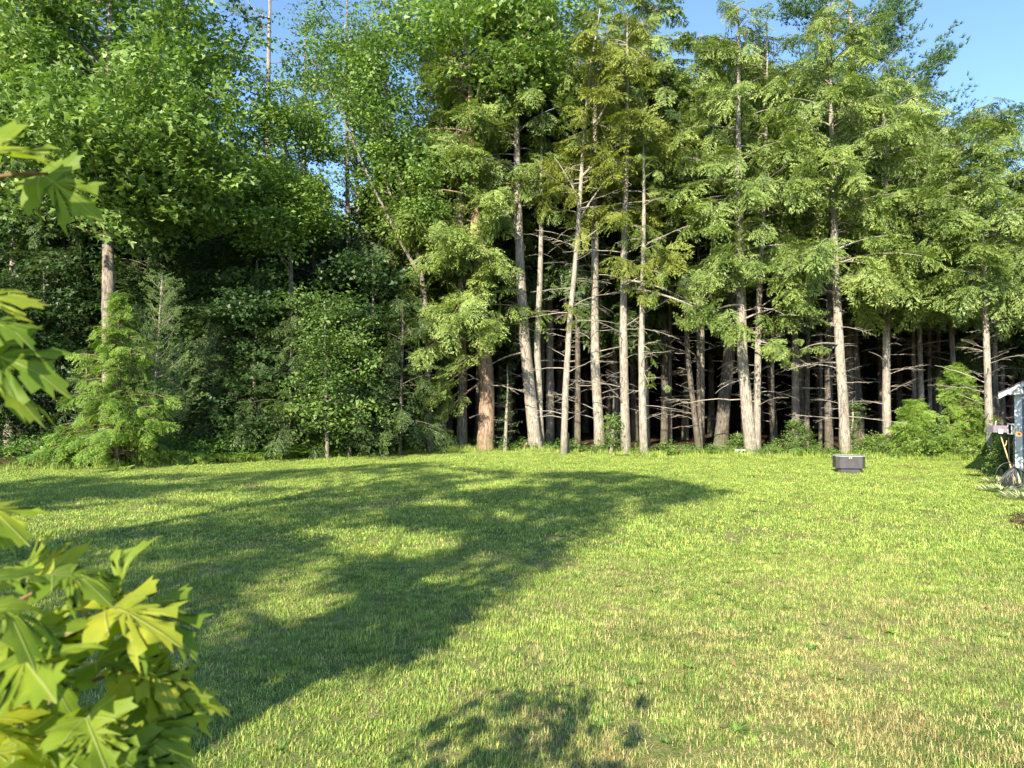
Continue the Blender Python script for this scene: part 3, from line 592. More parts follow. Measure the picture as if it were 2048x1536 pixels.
layered(1010, 31.5, 730, 24, "thin seedling with dark broad leaves right of the thick red-brown trunk", 101, 18, mat='leaf_dark')
layered(1700, 29.5, 800, 22, "leafy seedling against the foot of the tall curved tree", 102, 20, mat='leaf')

# ------- the wood behind: a few tree shapes shared by many trees
def proto_hem(seed, hh, z0, Rm, nb):
    r = np.random.default_rng(seed); path = np.array([[0, 0, 0], [r.normal() * .15, r.normal() * .15, hh * .35], [r.normal() * .25, r.normal() * .25, hh * .7], [r.normal() * .2, r.normal() * .2, hh]])
    tv, tf, pts, rad = trunk_geo(path, .17, .02, r, 9); soup = Soup(); ws = Soup()
    conifer_crown(soup, ws, r, pts, rad, z0, hh, Rm, nb, HSC, 'hemlock', 1.7, 1.7, None, 0, .25, .2)
    v, f, t = soup.get(); wv, wf, _ = ws.get()
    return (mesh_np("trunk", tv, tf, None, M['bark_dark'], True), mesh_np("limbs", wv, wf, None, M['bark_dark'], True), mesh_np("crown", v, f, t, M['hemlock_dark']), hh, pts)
def proto_broad(seed, hh, z0, Rm, n):
    r = np.random.default_rng(seed); path = np.array([[0, 0, 0], [.2, .1, hh * .4], [.1, -.2, hh]]); tv, tf, pts, rad = trunk_geo(path, .17, .02, r, 9); soup = Soup(); ws = Soup()
    for k in range(n):
        t = r.random(); z = z0 + (hh - z0) * t; az = r.uniform(0, 6.28); bl = Rm * math.sin(PI * (t * .85 + .12)) ** .6 * r.uniform(.6, 1.05)
        a = at_height(pts, max(1, z - bl * .6)); c = np.array([math.cos(az) * bl, math.sin(az) * bl, z]); lp = limb_geo(ws, a, (a + c) / 2, c, .04, 5, 4)
        m = 12; u = r.uniform(.55, 1, m); q = np.stack([np.interp(u, np.linspace(0, 1, 5), lp[:, j]) for j in range(3)], -1) + r.normal(size=(m, 3)) * [.8, .8, .45]
        place(soup, LCS, r, q, r.uniform(0, 6.28, m), r.normal(size=m) * .1, 1.5 * r.uniform(.7, 1.1, m), r.normal() * .1)
    v, f, t = soup.get(); wv, wf, _ = ws.get()
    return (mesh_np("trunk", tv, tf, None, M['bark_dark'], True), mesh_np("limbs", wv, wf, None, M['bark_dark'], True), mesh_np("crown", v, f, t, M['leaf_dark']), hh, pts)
PH = [proto_hem(200 + k, 16, [6.0, 5.0, 7.0, 3.0][k], 3.2, 75) for k in range(4)]
PB = [proto_broad(210 + k, 15, [2.0, 3.5][k], 3.4, 48) for k in range(2)]
SKY = np.array([(-600, 10), (300, 60), (400, 250), (450, 330), (560, 260), (620, 380), (660, 450), (730, 440), (780, 300), (850, 160), (1000, 60), (1300, 40), (1350, 120), (1400, 100), (1450, 60), (1550, 90), (1600, 120), (1700, 90), (1760, 140), (1850, 230), (1900, 320), (1960, 340), (2020, 350), (2400, 420)], float)
rr_ = np.random.default_rng(77); nb_ = 0
ANC = [(-900, "the left border"), (215, "the big oak"), (315, "the young pale pine"), (655, "the young maple"), (972, "the thick red-brown trunk"), (1072, "the leaning grey-pink trunk"), (1128, "the slender yellow-green tree"), (1199, "the swollen-footed trunk"),
       (1251, "the tufted trunk"), (1288, "the mossy trunk"), (1398, "the dark bent pair"), (1500, "the double tree"), (1685, "the tall curved trunk"), (1774, "the grey trunk"), (1910, "the tallest bright sapling"), (1978, "the lone pale trunk"), (9999, "the house")]
def gap_label(px, far_, kind):
    for (a, an), (b, bn) in zip(ANC, ANC[1:]):
        if a <= px < b:
            w = "between %s and %s" % (an, bn)
            return ("dark %s %s in the wood, %s" % (kind, "deep" if far_ else "just", w), "%s %s the wood %s" % (kind, "deep in" if far_ else "just inside", w))
DEEP = {'h': "dark shaded hemlock deep in the wood, behind the front row of trunks", 'b': "dark shaded broadleaf tree deep in the wood, behind the left-hand thicket"}
for row, d in enumerate([36.5, 40, 44, 48.5, 54, 60]):
    x = -0.95 * d
    while x < .9 * d:
        x += rr_.uniform(2.3, 4.3); dd = d + rr_.normal() * 1.0; px = 1024 + x / dd * F
        leafy = px < 860 and rr_.random() < .5
        pr = (PB if leafy else (PH[:3] if px > 980 else PH))[int(rr_.integers(2 if leafy else (3 if px > 980 else 4)))]
        ytop = np.interp(px, SKY[:, 0], SKY[:, 1]) + rr_.uniform(0, 90) + (row * 12 if px > 700 else 0)
        s = (Z(ytop, dd)) / pr[3]; w = s * .35 + .62
        if row >= 2: s = min(s, 1.35)
        kind = 'b' if leafy else 'h'
        lb, gp_ = gap_label(px, row >= 2, "hemlock" if kind == 'h' else "broadleaf tree")
        root = empty("background_tree", (x, dd, GZ(x, dd)), lb.replace(" just in the wood", " just inside the wood"), "tree", gp_, rr_.uniform(0, 6.28))
        for nm, me in (("trunk", pr[0]), ("limbs", pr[1]), ("crown", pr[2])):
            o = link(nm, me, root); o.scale = (w, w, s)
            if nm != 'trunk': o['kind'] = 'stuff'
        if kind == 'h' and row < 3 and px > 900:
            for k in range(9):
                z = rr_.uniform(1.2, 6.5); o = link("dead_branch", DEAD[k % 8], root); o.location = (0, 0, z); sc_ = rr_.uniform(.6, 2.0)
                o.rotation_euler = (rr_.uniform(-1.5, 1.5), rr_.uniform(-.4, .1), rr_.uniform(0, 6.28)); o.scale = (sc_, .3 + .38 * sc_, .3 + .38 * sc_)
        nb_ += 1
# slim trunks one can pick out in the shade on the right side
for i, (px, w, d, yt, lab) in enumerate([(1612, 11, 34.5, 560, "slim shaded trunk curving beside the dark green sapling"), (1640, 8, 35.5, 600, "thin shaded trunk just left of the greyer hemlock"), (1828, 9, 36.5, 640, "sunlit slim trunk deep in the wood above the middle-sized sapling"),
                                    (1859, 9, 37, 650, "slim trunk catching light, deep in the wood left of the tallest sapling"), (1880, 11, 38, 600, "pale slim trunk deep in the wood directly behind the tallest sapling"),
                                    (1990, 14, 31.5, 560, "brown shaded trunk showing just right of the lone pale hemlock"), (1710, 9, 35, 620, "thin shaded trunk right of the tall curved hemlock"),
                                    (1340, 9, 36, 620, "thin dark trunk left of the dark pair in the opening"), (1545, 8, 35, 640, "thin trunk with an orange sunlit patch right of the double tree")]):
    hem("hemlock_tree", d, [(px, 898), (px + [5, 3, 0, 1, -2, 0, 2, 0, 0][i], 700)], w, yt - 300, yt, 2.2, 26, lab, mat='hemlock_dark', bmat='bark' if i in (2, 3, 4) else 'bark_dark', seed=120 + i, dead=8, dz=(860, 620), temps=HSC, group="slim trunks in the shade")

# far wood as one mass
r = np.random.default_rng(5); n = 2400; fx = r.uniform(-75, 75, n); fy = r.uniform(66, 76, n); fz = r.random(n) ** 1.7 * (14 + 3 * fbm(Vnoise(3), fx * .15 + 60, fx * 0, 3))
so_ = Soup(); place(so_, [leaf_cluster(500 + k, 15, .75, .7, .8, False) for k in range(4)], r, np.stack([fx, fy, fz], -1), r.uniform(0, 6.28, n), 0, 2.6 * r.uniform(.7, 1.2, n), r.normal(size=n) * .1)
v, f, t = so_.get(); tag(link("distant_woods", mesh_np("distant_woods", v, f, t, M['leaf_dark'])), "dark mass of far-off trees closing the wood behind all the trunks", "woods", kind='stuff')

# ------------------------------------------------------------------ trees behind the camera whose shadows lie on the lawn
POLY = [(-500, 1000), (0, 972), (120, 955), (250, 950), (430, 946), (520, 940), (640, 937), (760, 926), (870, 928), (960, 938), (1060, 946), (1180, 948), (1260, 945), (1330, 958), (1400, 975), (1450, 988), (1430, 1000), (1330, 1012), (1280, 1040),
        (1200, 1060), (1180, 1085), (1130, 1105), (1140, 1125), (1060, 1150), (1010, 1185), (930, 1230), (880, 1270), (850, 1310), (760, 1325), (650, 1345), (560, 1375), (450, 1390), (380, 1440), (330, 1475), (0, 1500), (-600, 1500)]
LIGHTS = [(60, 1058, 140, 12), (180, 1040, 140, 14), (300, 1022, 110, 11), (330, 964, 100, 5), (620, 968, 80, 8), (740, 955, 70, 5), (450, 996, 70, 8), (560, 1002, 40, 5), (790, 1085, 110, 24), (860, 1098, 60, 10), (620, 1180, 75, 16), (700, 1192, 70, 20), (840, 1150, 70, 9),
          (640, 1062, 50, 8), (1000, 973, 70, 4), (1080, 962, 50, 3), (900, 1010, 60, 6), (1060, 1040, 60, 8), (930, 1170, 60, 10), (-300, 1100, 120, 20)]
def inpoly(x, y, poly):
    c = np.zeros(x.shape, bool); n = len(poly)
    for i in range(n):
        x0, y0 = poly[i]; x1, y1 = poly[(i + 1) % n]
        cond = ((y0 > y) != (y1 > y)); xi = x0 + (y - y0) / ((y1 - y0) if y1 != y0 else 1e-9) * (x1 - x0); c ^= cond & (x < xi)
    return c
r = np.random.default_rng(8)
nsam = 26000; sx = r.uniform(-22, 6, nsam); sy = r.uniform(4.2, 28, nsam)
ppx = 1024 + sx / sy * F; ppy = YH + H * F / sy
wn1 = Vnoise(12); jx = (fbm(wn1, sx * .9 + 30, sy * .9, 3) - .5) * 60; jy = (fbm(wn1, sx * .9 + 9, sy * .9 + 40, 3) - .5) * 24 * (ppy - YH) / 300
ok = inpoly(ppx + jx, ppy + jy, POLY)
for (lx, ly, ax, ay) in LIGHTS: ax, ay = ax * 1.3, ay * 1.3; ok &= ((ppx + jx * .5 - lx) / ax) ** 2 + ((ppy + jy * .4 - ly) / ay) ** 2 > 1
ok &= fbm(wn1, sx * 1.6 + 5, sy * 1.1 + 5, 3) > .38
sx, sy = sx[ok], sy[ok]
SHT = [(-7.0, -5.5, 4.0, 15.5, 4.3, "tall broadleaf tree behind the viewer, left, shading the middle of the lawn"), (-13.0, -4.0, 4.0, 16.5, 4.6, "tall broadleaf tree behind the viewer, farther left, shading the left lawn"),
       (-4.8, -1.9, 2.6, 9.0, 2.9, "smaller broadleaf tree behind the viewer, shading the near left lawn"), (-19.5, -3.5, 4, 16.5, 4.6, "tall broadleaf tree behind the viewer, farthest left")]
tanel = math.tan(R(SUN_EL)); ldx, ldy = math.sin(R(SUN_AZ)), math.cos(R(SUN_AZ))
zz = np.linspace(2.6, 16, 40)
pos = {k: [] for k in range(len(SHT))}
for x_, y_ in zip(sx, sy):
    best = None; qx = x_ - zz / tanel * ldx; qy = y_ - zz / tanel * ldy
    for k, (tx, ty, za, zb, tr, _) in enumerate(SHT):
        zc = (za + zb) / 2; dd = ((qx - tx) ** 2 + (qy - ty) ** 2) / tr ** 2 + ((zz - zc) / ((zb - za) / 2 + .01)) ** 2
        m = int(dd.argmin())
        if dd[m] < 1.25 and (best is None or dd[m] < best[0]): best = (dd[m], k, m)
    if best: 
        _, k, m = best; m = int(np.clip(m + r.integers(-4, 5), 0, 39)); pos[k].append((qx[m], qy[m], zz[m]))
for k, (tx, ty, za, zb, tr, lab) in enumerate(SHT):
    q = np.array(pos[k]);
    if len(q) < 10: continue
    step = max(1, len(q) // 800); q = q[::step][:900]
    q = q[q[:, 1] < -.3]
    soup = Soup(); ws = Soup(); place(soup, [leaf_cluster(700 + j, 26, .17, .38, .6, False) for j in range(3)], r, q, r.uniform(0, 6.28, len(q)), 0, r.uniform(.8, 1.1, len(q)), 0)
    tv, tf, pts, rad = trunk_geo([[tx, ty, 0], [tx + .2, ty, za], [tx, ty + .1, zb - 1.5]], .28 if zb > 10 else .14, .03, r)
    for c in q[::max(1, len(q) // 45)]:
        a = at_height(pts, max(1.5, min(c[2] - .5 * math.hypot(c[0] - tx, c[1] - ty), zb - 2))); limb_geo(ws, a, (a + c) / 2 + [0, 0, .2], c, .07, 6, 5)
    finish_tree("broadleaf_tree", (tx, ty, 0), lab, "trees behind the viewer", (tv, tf, None), ws, soup, M['bark_oak'], M['leaf'])

# ------------------------------------------------------------------ undergrowth and ferns along the edge
r = np.random.default_rng(21); n = 2300
ux = r.uniform(-26, 22, n); t_ = r.random(n) ** 1.5 * 3.2; uy = edge_y(ux) + .05 + t_; pxu = 1024 + ux / uy * F
hh = np.where(pxu < 860, .40, .13) * r.uniform(.5, 1.5, n) * (1 + t_ * .25); keep = (pxu < 870) | (r.random(n) < .75)
ux, uy, hh, pxu = ux[keep], uy[keep], hh[keep], pxu[keep]
soup = Soup(); place(soup, [leaf_cluster(800 + k, 20, .15, .45, .6, False) for k in range(4)], r, np.stack([ux, uy, hh], -1), r.uniform(0, 6.28, len(ux)), 0, np.where(pxu < 860, 1.0, .62) * r.uniform(.6, 1.1, len(ux)), r.normal(size=len(ux)) * .12)
v, f, t = soup.get(); tag(link("undergrowth", mesh_np("undergrowth", v, f, t, M['under'])), "low leafy weeds and seedlings along the lawn's far edge", "undergrowth", kind='stuff')
def fern_mesh(seed, nf=13, ln=.75, strap=False, sw=.022):
    r = np.random.default_rng(seed); S = Soup()
    for i in range(nf):
        az = r.uniform(0, 6.28); l = ln * r.uniform(.7, 1.15); up = r.uniform(.45, 1.1); d = np.array([math.cos(az), math.sin(az), 0]); s = np.array([-d[1], d[0], 0])
        f_ = lambda t: d * l * t * .85 + np.array([0, 0, l * up * (t - .62 * t * t)])
        if strap:
            m = 6; V = []; 
            for k in range(m): 
                t = k / (m - 1); w = sw * (1 - t ** 2) + sw * .1; V += [f_(t) - s * w, f_(t) + s * w]
            Fq = []
            for k in range(m - 1): Fq += [[2 * k, 2 * k + 1, 2 * k + 3], [2 * k, 2 * k + 3, 2 * k + 2]]
            S.add(V, Fq, np.full(len(Fq), r.uniform(.2, .9)))
        else:
            V = []; T = []
            for k in range(11):
                t = .18 + .8 * k / 11; w = .17 * math.sin(PI * min(1, t * .85 + .12)) * l / .75
                for ss in (-1, 1):
                    q = f_(t); V += [q - d * .022, q + d * .022, q + s * ss * w + d * .05 + np.array([0, 0, -.02 + r.normal() * .01])]; T.append(np.clip(.5 + r.normal() * .15, 0, 1))
            S.add(V, np.arange(len(V)).reshape(-1, 3), T)
    v, f, t = S.get(); return mesh_np("fern", v, f, t, M['daylily' if strap else 'fern'])
FM = [fern_mesh(k) for k in range(4)]; DM = [fern_mesh(20 + k, 16, .6, True) for k in range(3)]
fern_spots = [(505, 902, 1.0), (545, 903, 1.1), (578, 905, 1.3), (605, 903, 1.5), (632, 902, 1.4), (660, 901, 1.1), (695, 900, 1.0), (735, 899, .9), (775, 898, .9), (455, 906, .9), (820, 896, .8), (410, 910, .8)]
for i, (px, py, s) in enumerate(fern_spots):
    d = float(edge_y(X(px, 28))) - .15; s *= 1.25; o = link("fern", FM[i % 4], None, (X(px, d), d, 0)); o.scale = (s,) * 3; o.rotation_euler = (0, 0, i * 1.3)
    lab = {3: "largest and brightest arching fern on the lawn's edge below the thicket", 4: "second largest arching fern, right beside the largest one", 2: "large arching fern, left of the two largest"}.get(i) or \
        ("small yellow-green fern on the lawn's edge, left of the three large ferns" if px < 575 else "small yellow-green fern on the lawn's edge, right of the three large ferns")
    tag(o, lab, "fern", "ferns along the lawn's edge" if i in (2, 3, 4) else ("small ferns left of the large ones" if px < 575 else "small ferns right of the large ones"))
for i, px in enumerate([1345, 1362, 1380, 1410, 1425, 1600, 1615, 1630, 1645, 1720, 1750, 1800, 1835]):
    d = float(edge_y(X(px, 29))) + .3; o = link("daylily", DM[i % 3], None, (X(px, d), d, 0)); o.scale = (.9 + .25 * math.sin(i * 2.3),) * 3; o.rotation_euler = (0, 0, i * 2.1)
    if px < 1500: lab, g = "clump of yellow-green strap leaves on the lawn's edge before the dark trunk pair", "strap-leaved clumps left of the double tree"
    elif px < 1700: lab, g = "clump of arching yellow-green strap leaves on the lawn's edge before the small dark sapling", "strap-leaved clumps right of the double tree"
    else: lab, g = "clump of strap leaves on the lawn's edge right of the planter box", "strap-leaved clumps right of the planter box"
    tag(o, lab, "plant", g)

# ------------------------------------------------------------------ grass: instanced tufts of real blades
def grass_mat():
    m, nt, bs, out = new_mat("grass_blades"); geo = N(nt, "ShaderNodeNewGeometry"); p = geo.outputs["Position"]; at = N(nt, "ShaderNodeAttribute", attribute_name="tint")
    n1 = noise(nt, p, .6, 5, .68); n2 = noise(nt, p, 2.6, 4, .65)
    g = ramp(nt, at.outputs["Fac"], [(0, (.09, .195, .04)), (.4, (.225, .36, .068)), (.75, (.40, .49, .10)), (1, (.58, .57, .18))])
    s = ramp(nt, at.outputs["Fac"], [(0, (.20, .15, .06)), (.5, (.46, .38, .16)), (1, (.66, .55, .28))])
    f = math_(nt, 'ADD', math_(nt, 'MULTIPLY', n1, .9), math_(nt, 'MULTIPLY', n2, .55))
    # drier towards the right and near part of the lawn
    sx_ = N(nt, "ShaderNodeSeparateXYZ"); nt.links.new(p, sx_.inputs[0])
    dry = math_(nt, 'MULTIPLY', math_(nt, 'SUBTRACT', 1.0, math_(nt, 'MINIMUM', math_(nt, 'DIVIDE', sx_.outputs[1], 14.0), 1.0)), math_(nt, 'MINIMUM', math_(nt, 'MAXIMUM', math_(nt, 'MULTIPLY_ADD', sx_.outputs[0], .45, .6), -.15), 1.0))
    th = math_(nt, 'MULTIPLY_ADD', dry, -.45, .98)
    ff = math_(nt, 'MULTIPLY', math_(nt, 'SUBTRACT', math_(nt, 'MULTIPLY_ADD', at.outputs["Fac"], .42, f), math_(nt, 'ADD', th, .185)), 6.0)
    cl = N(nt, "ShaderNodeClamp"); nt.links.new(ff, cl.inputs[0])
    c = mixc(nt, cl.outputs[0], g, s)
    n3 = noise(nt, p, 6.0, 4, .65); n4 = noise(nt, p, 1.1, 3, .6)
    vv = math_(nt, 'MULTIPLY', math_(nt, 'MULTIPLY_ADD', n3, 2.1, -.02), math_(nt, 'MULTIPLY_ADD', n4, .9, .55))
    hs = N(nt, "ShaderNodeHueSaturation"); nt.links.new(vv, hs.inputs["Value"]); nt.links.new(c, hs.inputs["Color"]); c = hs.outputs[0]
    nt.links.new(c, bs.inputs["Base Color"]); bs.inputs["Roughness"].default_value = .5; bs.inputs["Specular IOR Level"].default_value = .3
    tr = N(nt, "ShaderNodeBsdfTranslucent"); nt.links.new(c, tr.inputs[0]); mx = N(nt, "ShaderNodeMixShader"); mx.inputs[0].default_value = .3
    nt.links.new(bs.outputs[0], mx.inputs[1]); nt.links.new(tr.outputs[0], mx.inputs[2]); nt.links.new(mx.outputs[0], out.inputs[0]); return m
M['grass'] = grass_mat()
def grass_patch(seed, size, n, ln, w, seg=3):
    r = np.random.default_rng(seed); V = []; Fc = []; T = []; k = 0
    cx = r.uniform(-size / 2, size / 2, (n // 5, 2))
    for i in range(n):
        c = cx[r.integers(len(cx))] + r.normal(size=2) * .03 if r.random() < .75 else r.uniform(-size / 2, size / 2, 2)
        az = r.uniform(0, 6.28); d = np.array([math.cos(az), math.sin(az), 0]); s = np.array([-d[1], d[0], 0]); l = ln * r.uniform(.45, 1.25); lean = r.uniform(.15, 1.7); ww = w * r.uniform(.6, 1.3)
        b = np.array([c[0], c[1], 0]); t0 = r.random()
        if r.random() < .22: lean = 2.6 
        pts = [b + d * l * lean * .5 * (t ** 1.6) + np.array([0, 0, l * (t - .22 * min(lean, 1.6) * t * t)]) / math.sqrt(1 + .3 * lean ** 2) for t in (0, .45, 1)]
        V += [pts[0] - s * ww / 2, pts[0] + s * ww / 2, pts[1] - s * ww * .42, pts[1] + s * ww * .42, pts[2]]
        Fc += [[k, k + 1, k + 3], [k, k + 3, k + 2], [k + 2, k + 3, k + 4]]; T += [t0] * 3; k += 5
    return mesh_np("tuft", np.array(V), np.array(Fc), np.array(T), M['grass'])
def scatter(name, meshes, pos, rot, scl, idx, label):
    coll = bpy.data.collections.new(name + "_tufts")
    for i, me in enumerate(meshes):
        o = bpy.data.objects.new("%s_tuft_%02d" % (name, i), me); coll.objects.link(o)
    me = bpy.data.meshes.new(name); me.vertices.add(len(pos)); me.vertices.foreach_set("co", pos.astype(np.float32).ravel())
    a = me.attributes.new("rot", 'FLOAT_VECTOR', 'POINT'); a.data.foreach_set("vector", rot.astype(np.float32).ravel())
    a = me.attributes.new("scl", 'FLOAT_VECTOR', 'POINT'); a.data.foreach_set("vector", scl.astype(np.float32).ravel())
    a = me.attributes.new("vid", 'INT', 'POINT'); a.data.foreach_set("value", idx.astype(np.int32))
    me.update(); ob = link(name, me)
    ng = bpy.data.node_groups.new(name, 'GeometryNodeTree'); ng.interface.new_socket("Geometry", in_out='INPUT', socket_type='NodeSocketGeometry'); ng.interface.new_socket("Geometry", in_out='OUTPUT', socket_type='NodeSocketGeometry')
    gi = ng.nodes.new("NodeGroupInput"); go = ng.nodes.new("NodeGroupOutput"); ip = ng.nodes.new("GeometryNodeInstanceOnPoints"); ci = ng.nodes.new("GeometryNodeCollectionInfo")
    ci.inputs[0].default_value = coll; ci.inputs[1].default_value = True; ci.inputs[2].default_value = True
    ng.links.new(gi.outputs[0], ip.inputs["Points"]); ng.links.new(ci.outputs[0], ip.inputs["Instance"]); ip.inputs["Pick Instance"].default_value = True
    for nm, ty, sk in (("vid", 'INT', "Instance Index"), ("rot", 'FLOAT_VECTOR', "Rotation"), ("scl", 'FLOAT_VECTOR', "Scale")):
        na = ng.nodes.new("GeometryNodeInputNamedAttribute"); na.data_type = ty; na.inputs[0].default_value = nm; ng.links.new(na.outputs[0], ip.inputs[sk])
    ng.links.new(ip.outputs[0], go.inputs[0]); md = ob.modifiers.new("tufts", 'NODES'); md.node_group = ng
    return tag(ob, label, "grass", kind='stuff')
r = np.random.default_rng(33); GN1 = Vnoise(14)
def lawn_points(y0, y1, cell, margin=1.5):
    P_ = []
    for y in np.arange(y0, y1, cell):
        w = .72 * y + margin; xs_ = np.arange(-w, w, cell); P_.append(np.stack([xs_, np.full(len(xs_), y)], -1))
    p = np.concatenate(P_) + r.uniform(-.5, .5, (sum(len(q) for q in P_), 2)) * cell
    return p[p[:, 1] < edge_y(p[:, 0]) + .1 + r.normal(size=len(p)) * .15]
def grass_zone(name, meshes, y0, y1, cell, label, hs=1.0):
    p = lawn_points(y0, y1, cell); n = len(p); h_ = .55 + .85 * fbm(GN1, p[:, 0] * .8 + 30, p[:, 1] * .8 + 30, 3) + .35 * (r.random(n) < .08)
    dens = fbm(GN1, p[:, 0] * .5 + 11, p[:, 1] * .5 + 17, 3); keep = r.random(n) < np.clip((dens - .2) * 5, .72, 1)
    p, h_ = p[keep], h_[keep]; n = len(p)
    pos = np.stack([p[:, 0], p[:, 1], ground_h(p[:, 0], p[:, 1]) + .002], -1); rot = np.zeros((n, 3)); rot[:, 2] = r.uniform(0, 6.28, n)
    scl = np.stack([np.full(n, 1.0), np.full(n, 1.0), h_ * hs], -1)
    return scatter(name, meshes, pos, rot, scl, r.integers(0, len(meshes), n), label)
grass_zone("grass", [grass_patch(900 + k, .34, 260, .052, .0052) for k in range(6)], 3.6, 11, .22, "short yellow-green lawn grass with dry straw patches on the near half of the yard")
grass_zone("grass", [grass_patch(950 + k, .6, 260, .070, .011) for k in range(5)], 10.8, 34, .36, "short sunlit and shaded lawn grass on the far half of the yard", .9)
if True:
    n = 420; ex = r.uniform(-26, 22, n); eyy = edge_y(ex) + r.normal(size=n) * .35; pos = np.stack([ex, eyy, 0 * ex], -1); rot = np.zeros((n, 3)); rot[:, 2] = r.uniform(0, 6.28, n)
    hs_ = r.uniform(1.2, 4.2, n); scatter("grass", [grass_patch(970 + k, .5, 90, .085, .012) for k in range(4)], pos, rot, np.stack([hs_ * 0 + 1, hs_ * 0 + 1, hs_], -1), r.integers(0, 4, n), "uneven taller grass where the mower stops along the wood edge")

WD = []
for k in range(4):
    me = fern_mesh(60 + k, 22, .10, True, .005); me.materials.clear(); me.materials.append(M['under']); WD.append(me)
p = lawn_points(3.8, 26, .5); wn3 = fbm(Vnoise(77), p[:, 0] * .7 + 40, p[:, 1] * .7 + 40, 3); p = p[(wn3 > .50) & (r.random(len(p)) < .8)]; n = len(p); rot = np.zeros((n, 3)); rot[:, 2] = r.uniform(0, 6.28, n); sc3 = r.uniform(.5, 1.25, n)
scatter("lawn_weeds", WD, np.stack([p[:, 0], p[:, 1], ground_h(p[:, 0], p[:, 1])], -1), rot, np.stack([sc3] * 3, -1), r.integers(0, 4, n), "low dark green rosettes of crabgrass and plantain dotted through the lawn")["category"] = "weeds"
S = Soup(); p = lawn_points(3.8, 28, .9); p = p[r.random(len(p)) < .5]
for q in p:
    a_ = r.uniform(0, 6.28); l_ = r.uniform(.015, .045); d1 = np.array([math.cos(a_), math.sin(a_), r.normal() * .3]) * l_; d2 = np.array([-math.sin(a_), math.cos(a_), r.normal() * .4]) * l_ * r.uniform(.12, .6); b_ = np.array([q[0], q[1], GZ(*q) + r.uniform(.02, .045)])
    S.add([b_ - d1, b_ + d2, b_ + d1, b_ - d2], [[0, 1, 2], [0, 2, 3]], [r.random()] * 2)
v, f, t = S.get(); tag(link("fallen_leaves", mesh_np("fallen_leaves", v, f, t, simple("dead_leaf_brown", (.20, .12, .06), .8, .2, .4, 3))), "tiny brown dead leaves and twig ends lying in the lawn", "leaf litter", kind='stuff')
for i, (px, off_, s_, rz_, lab) in enumerate([(905, .5, 1.3, .2, "bare fallen branch on the lawn's edge left of the thick red-brown trunk"), (1035, .3, .9, 1.1, "short fallen branch just left of the leaning grey-pink trunk's foot"), (1165, .4, 1.2, 2.9, "fallen branch between the broken stub and the swollen-footed trunk"),
                                      (1330, .5, 1.5, .4, "longest fallen branch, right of the mossy trunk"), (1560, .4, 1.1, 3.0, "fallen branch right of the double tree's foot"), (1735, .5, 1.2, .9, "fallen branch right of the tall curved hemlock's foot"), (770, .4, 1.0, 2.2, "fallen branch in the weeds below the left-hand thicket")]):
    d = float(edge_y(X(px, 30))) + off_; o = link("fallen_branch", DEAD[[0, 1, 2, 4, 5, 6, 8][i]], None, (X(px, d), d, .08)); o.scale = (s_, .9, .6); o.rotation_euler = (1.2, -.05, rz_); tag(o, lab, "branch", "fallen branches along the wood edge")

# ------------------------------------------------------------------ planter box on the lawn
def prism(outline_bottom, outline_top, z0, z1, inner=None):
    n = len(outline_bottom); V = [(*p, z0) for p in outline_bottom] + [(*p, z1) for p in outline_top]
    Fc = [list(range(n))[::-1], list(range(n, 2 * n))] + [[i, (i + 1) % n, n + (i + 1) % n, n + i] for i in range(n)]
    return V, Fc
def poly_obj(name, V, Fc, mat, parent=None, bev=.006):
    me = bpy.data.meshes.new(name); me.from_pydata([tuple(map(float, v)) for v in V], [], Fc); me.update(); me.materials.append(mat)
    o = link(name, me, parent)
    if bev:
        b = o.modifiers.new("edge", 'BEVEL'); b.width = bev; b.segments = 2; b.limit_method = 'ANGLE'
    return o
def chamf(w, d, c): return [(-w + c, -d), (w - c, -d), (w, -d + c), (w, d - c), (w - c, d), (-w + c, d), (-w, d - c), (-w, -d + c)]
def boxv(x0, x1, y0, y1, z0, z1): return prism([(x0, y0), (x1, y0), (x1, y1), (x0, y1)], [(x0, y0), (x1, y0), (x1, y1), (x0, y1)], z0, z1)
bd = 22.6; bx_ = X(1696, bd)
M['tub'] = simple("dark_grey_plastic", (.065, .062, .072), .5, .4, .2, 6, .15); M['tub_rim'] = simple("pale_rim_plastic", (.36, .39, .40), .45); M['white_clip'] = simple("white_plastic", (.75, .77, .76), .4)
M['soil'] = simple("potting_soil", (.05, .035, .025), .95, .1, .4, 40, .8)
pb = empty("planter_box", (bx_, bd, GZ(bx_, bd)), "dark grey chamfered plastic planter box on a narrower base, alone on the lawn", "planter", rz=R(-9)); pb.scale = (1.0, 1.0, 1.13); pb.location.z += .015
poly_obj("base", *prism(chamf(.34, .21, .07), chamf(.345, .215, .07), 0, .135), M['tub'], pb)
# tub: outer shell with an open top
o1, o2, i2, i1 = chamf(.425, .285, .11), chamf(.43, .29, .11), chamf(.40, .26, .10), chamf(.38, .24, .09)
V = [(*p, .14) for p in o1] + [(*p, .46) for p in o2] + [(*p, .46) for p in i2] + [(*p, .40) for p in i1]; Fc = [list(range(8))[::-1]]
for a in range(3): Fc += [[a * 8 + i, a * 8 + (i + 1) % 8, a * 8 + 8 + (i + 1) % 8, a * 8 + 8 + i] for i in range(8)]
poly_obj("tub", V, Fc, M['tub'], pb)
V = [(*p, .462) for p in chamf(.44, .30, .112)] + [(*p, .476) for p in chamf(.435, .295, .11)] + [(*p, .476) for p in chamf(.398, .258, .10)] + [(*p, .462) for p in chamf(.40, .26, .10)]
Fc = []
for a in range(4): Fc += [[a * 8 + i, a * 8 + (i + 1) % 8, ((a + 1) % 4) * 8 + (i + 1) % 8, ((a + 1) % 4) * 8 + i] for i in range(8)]
poly_obj("rim", V, Fc, M['tub_rim'], pb, .004)
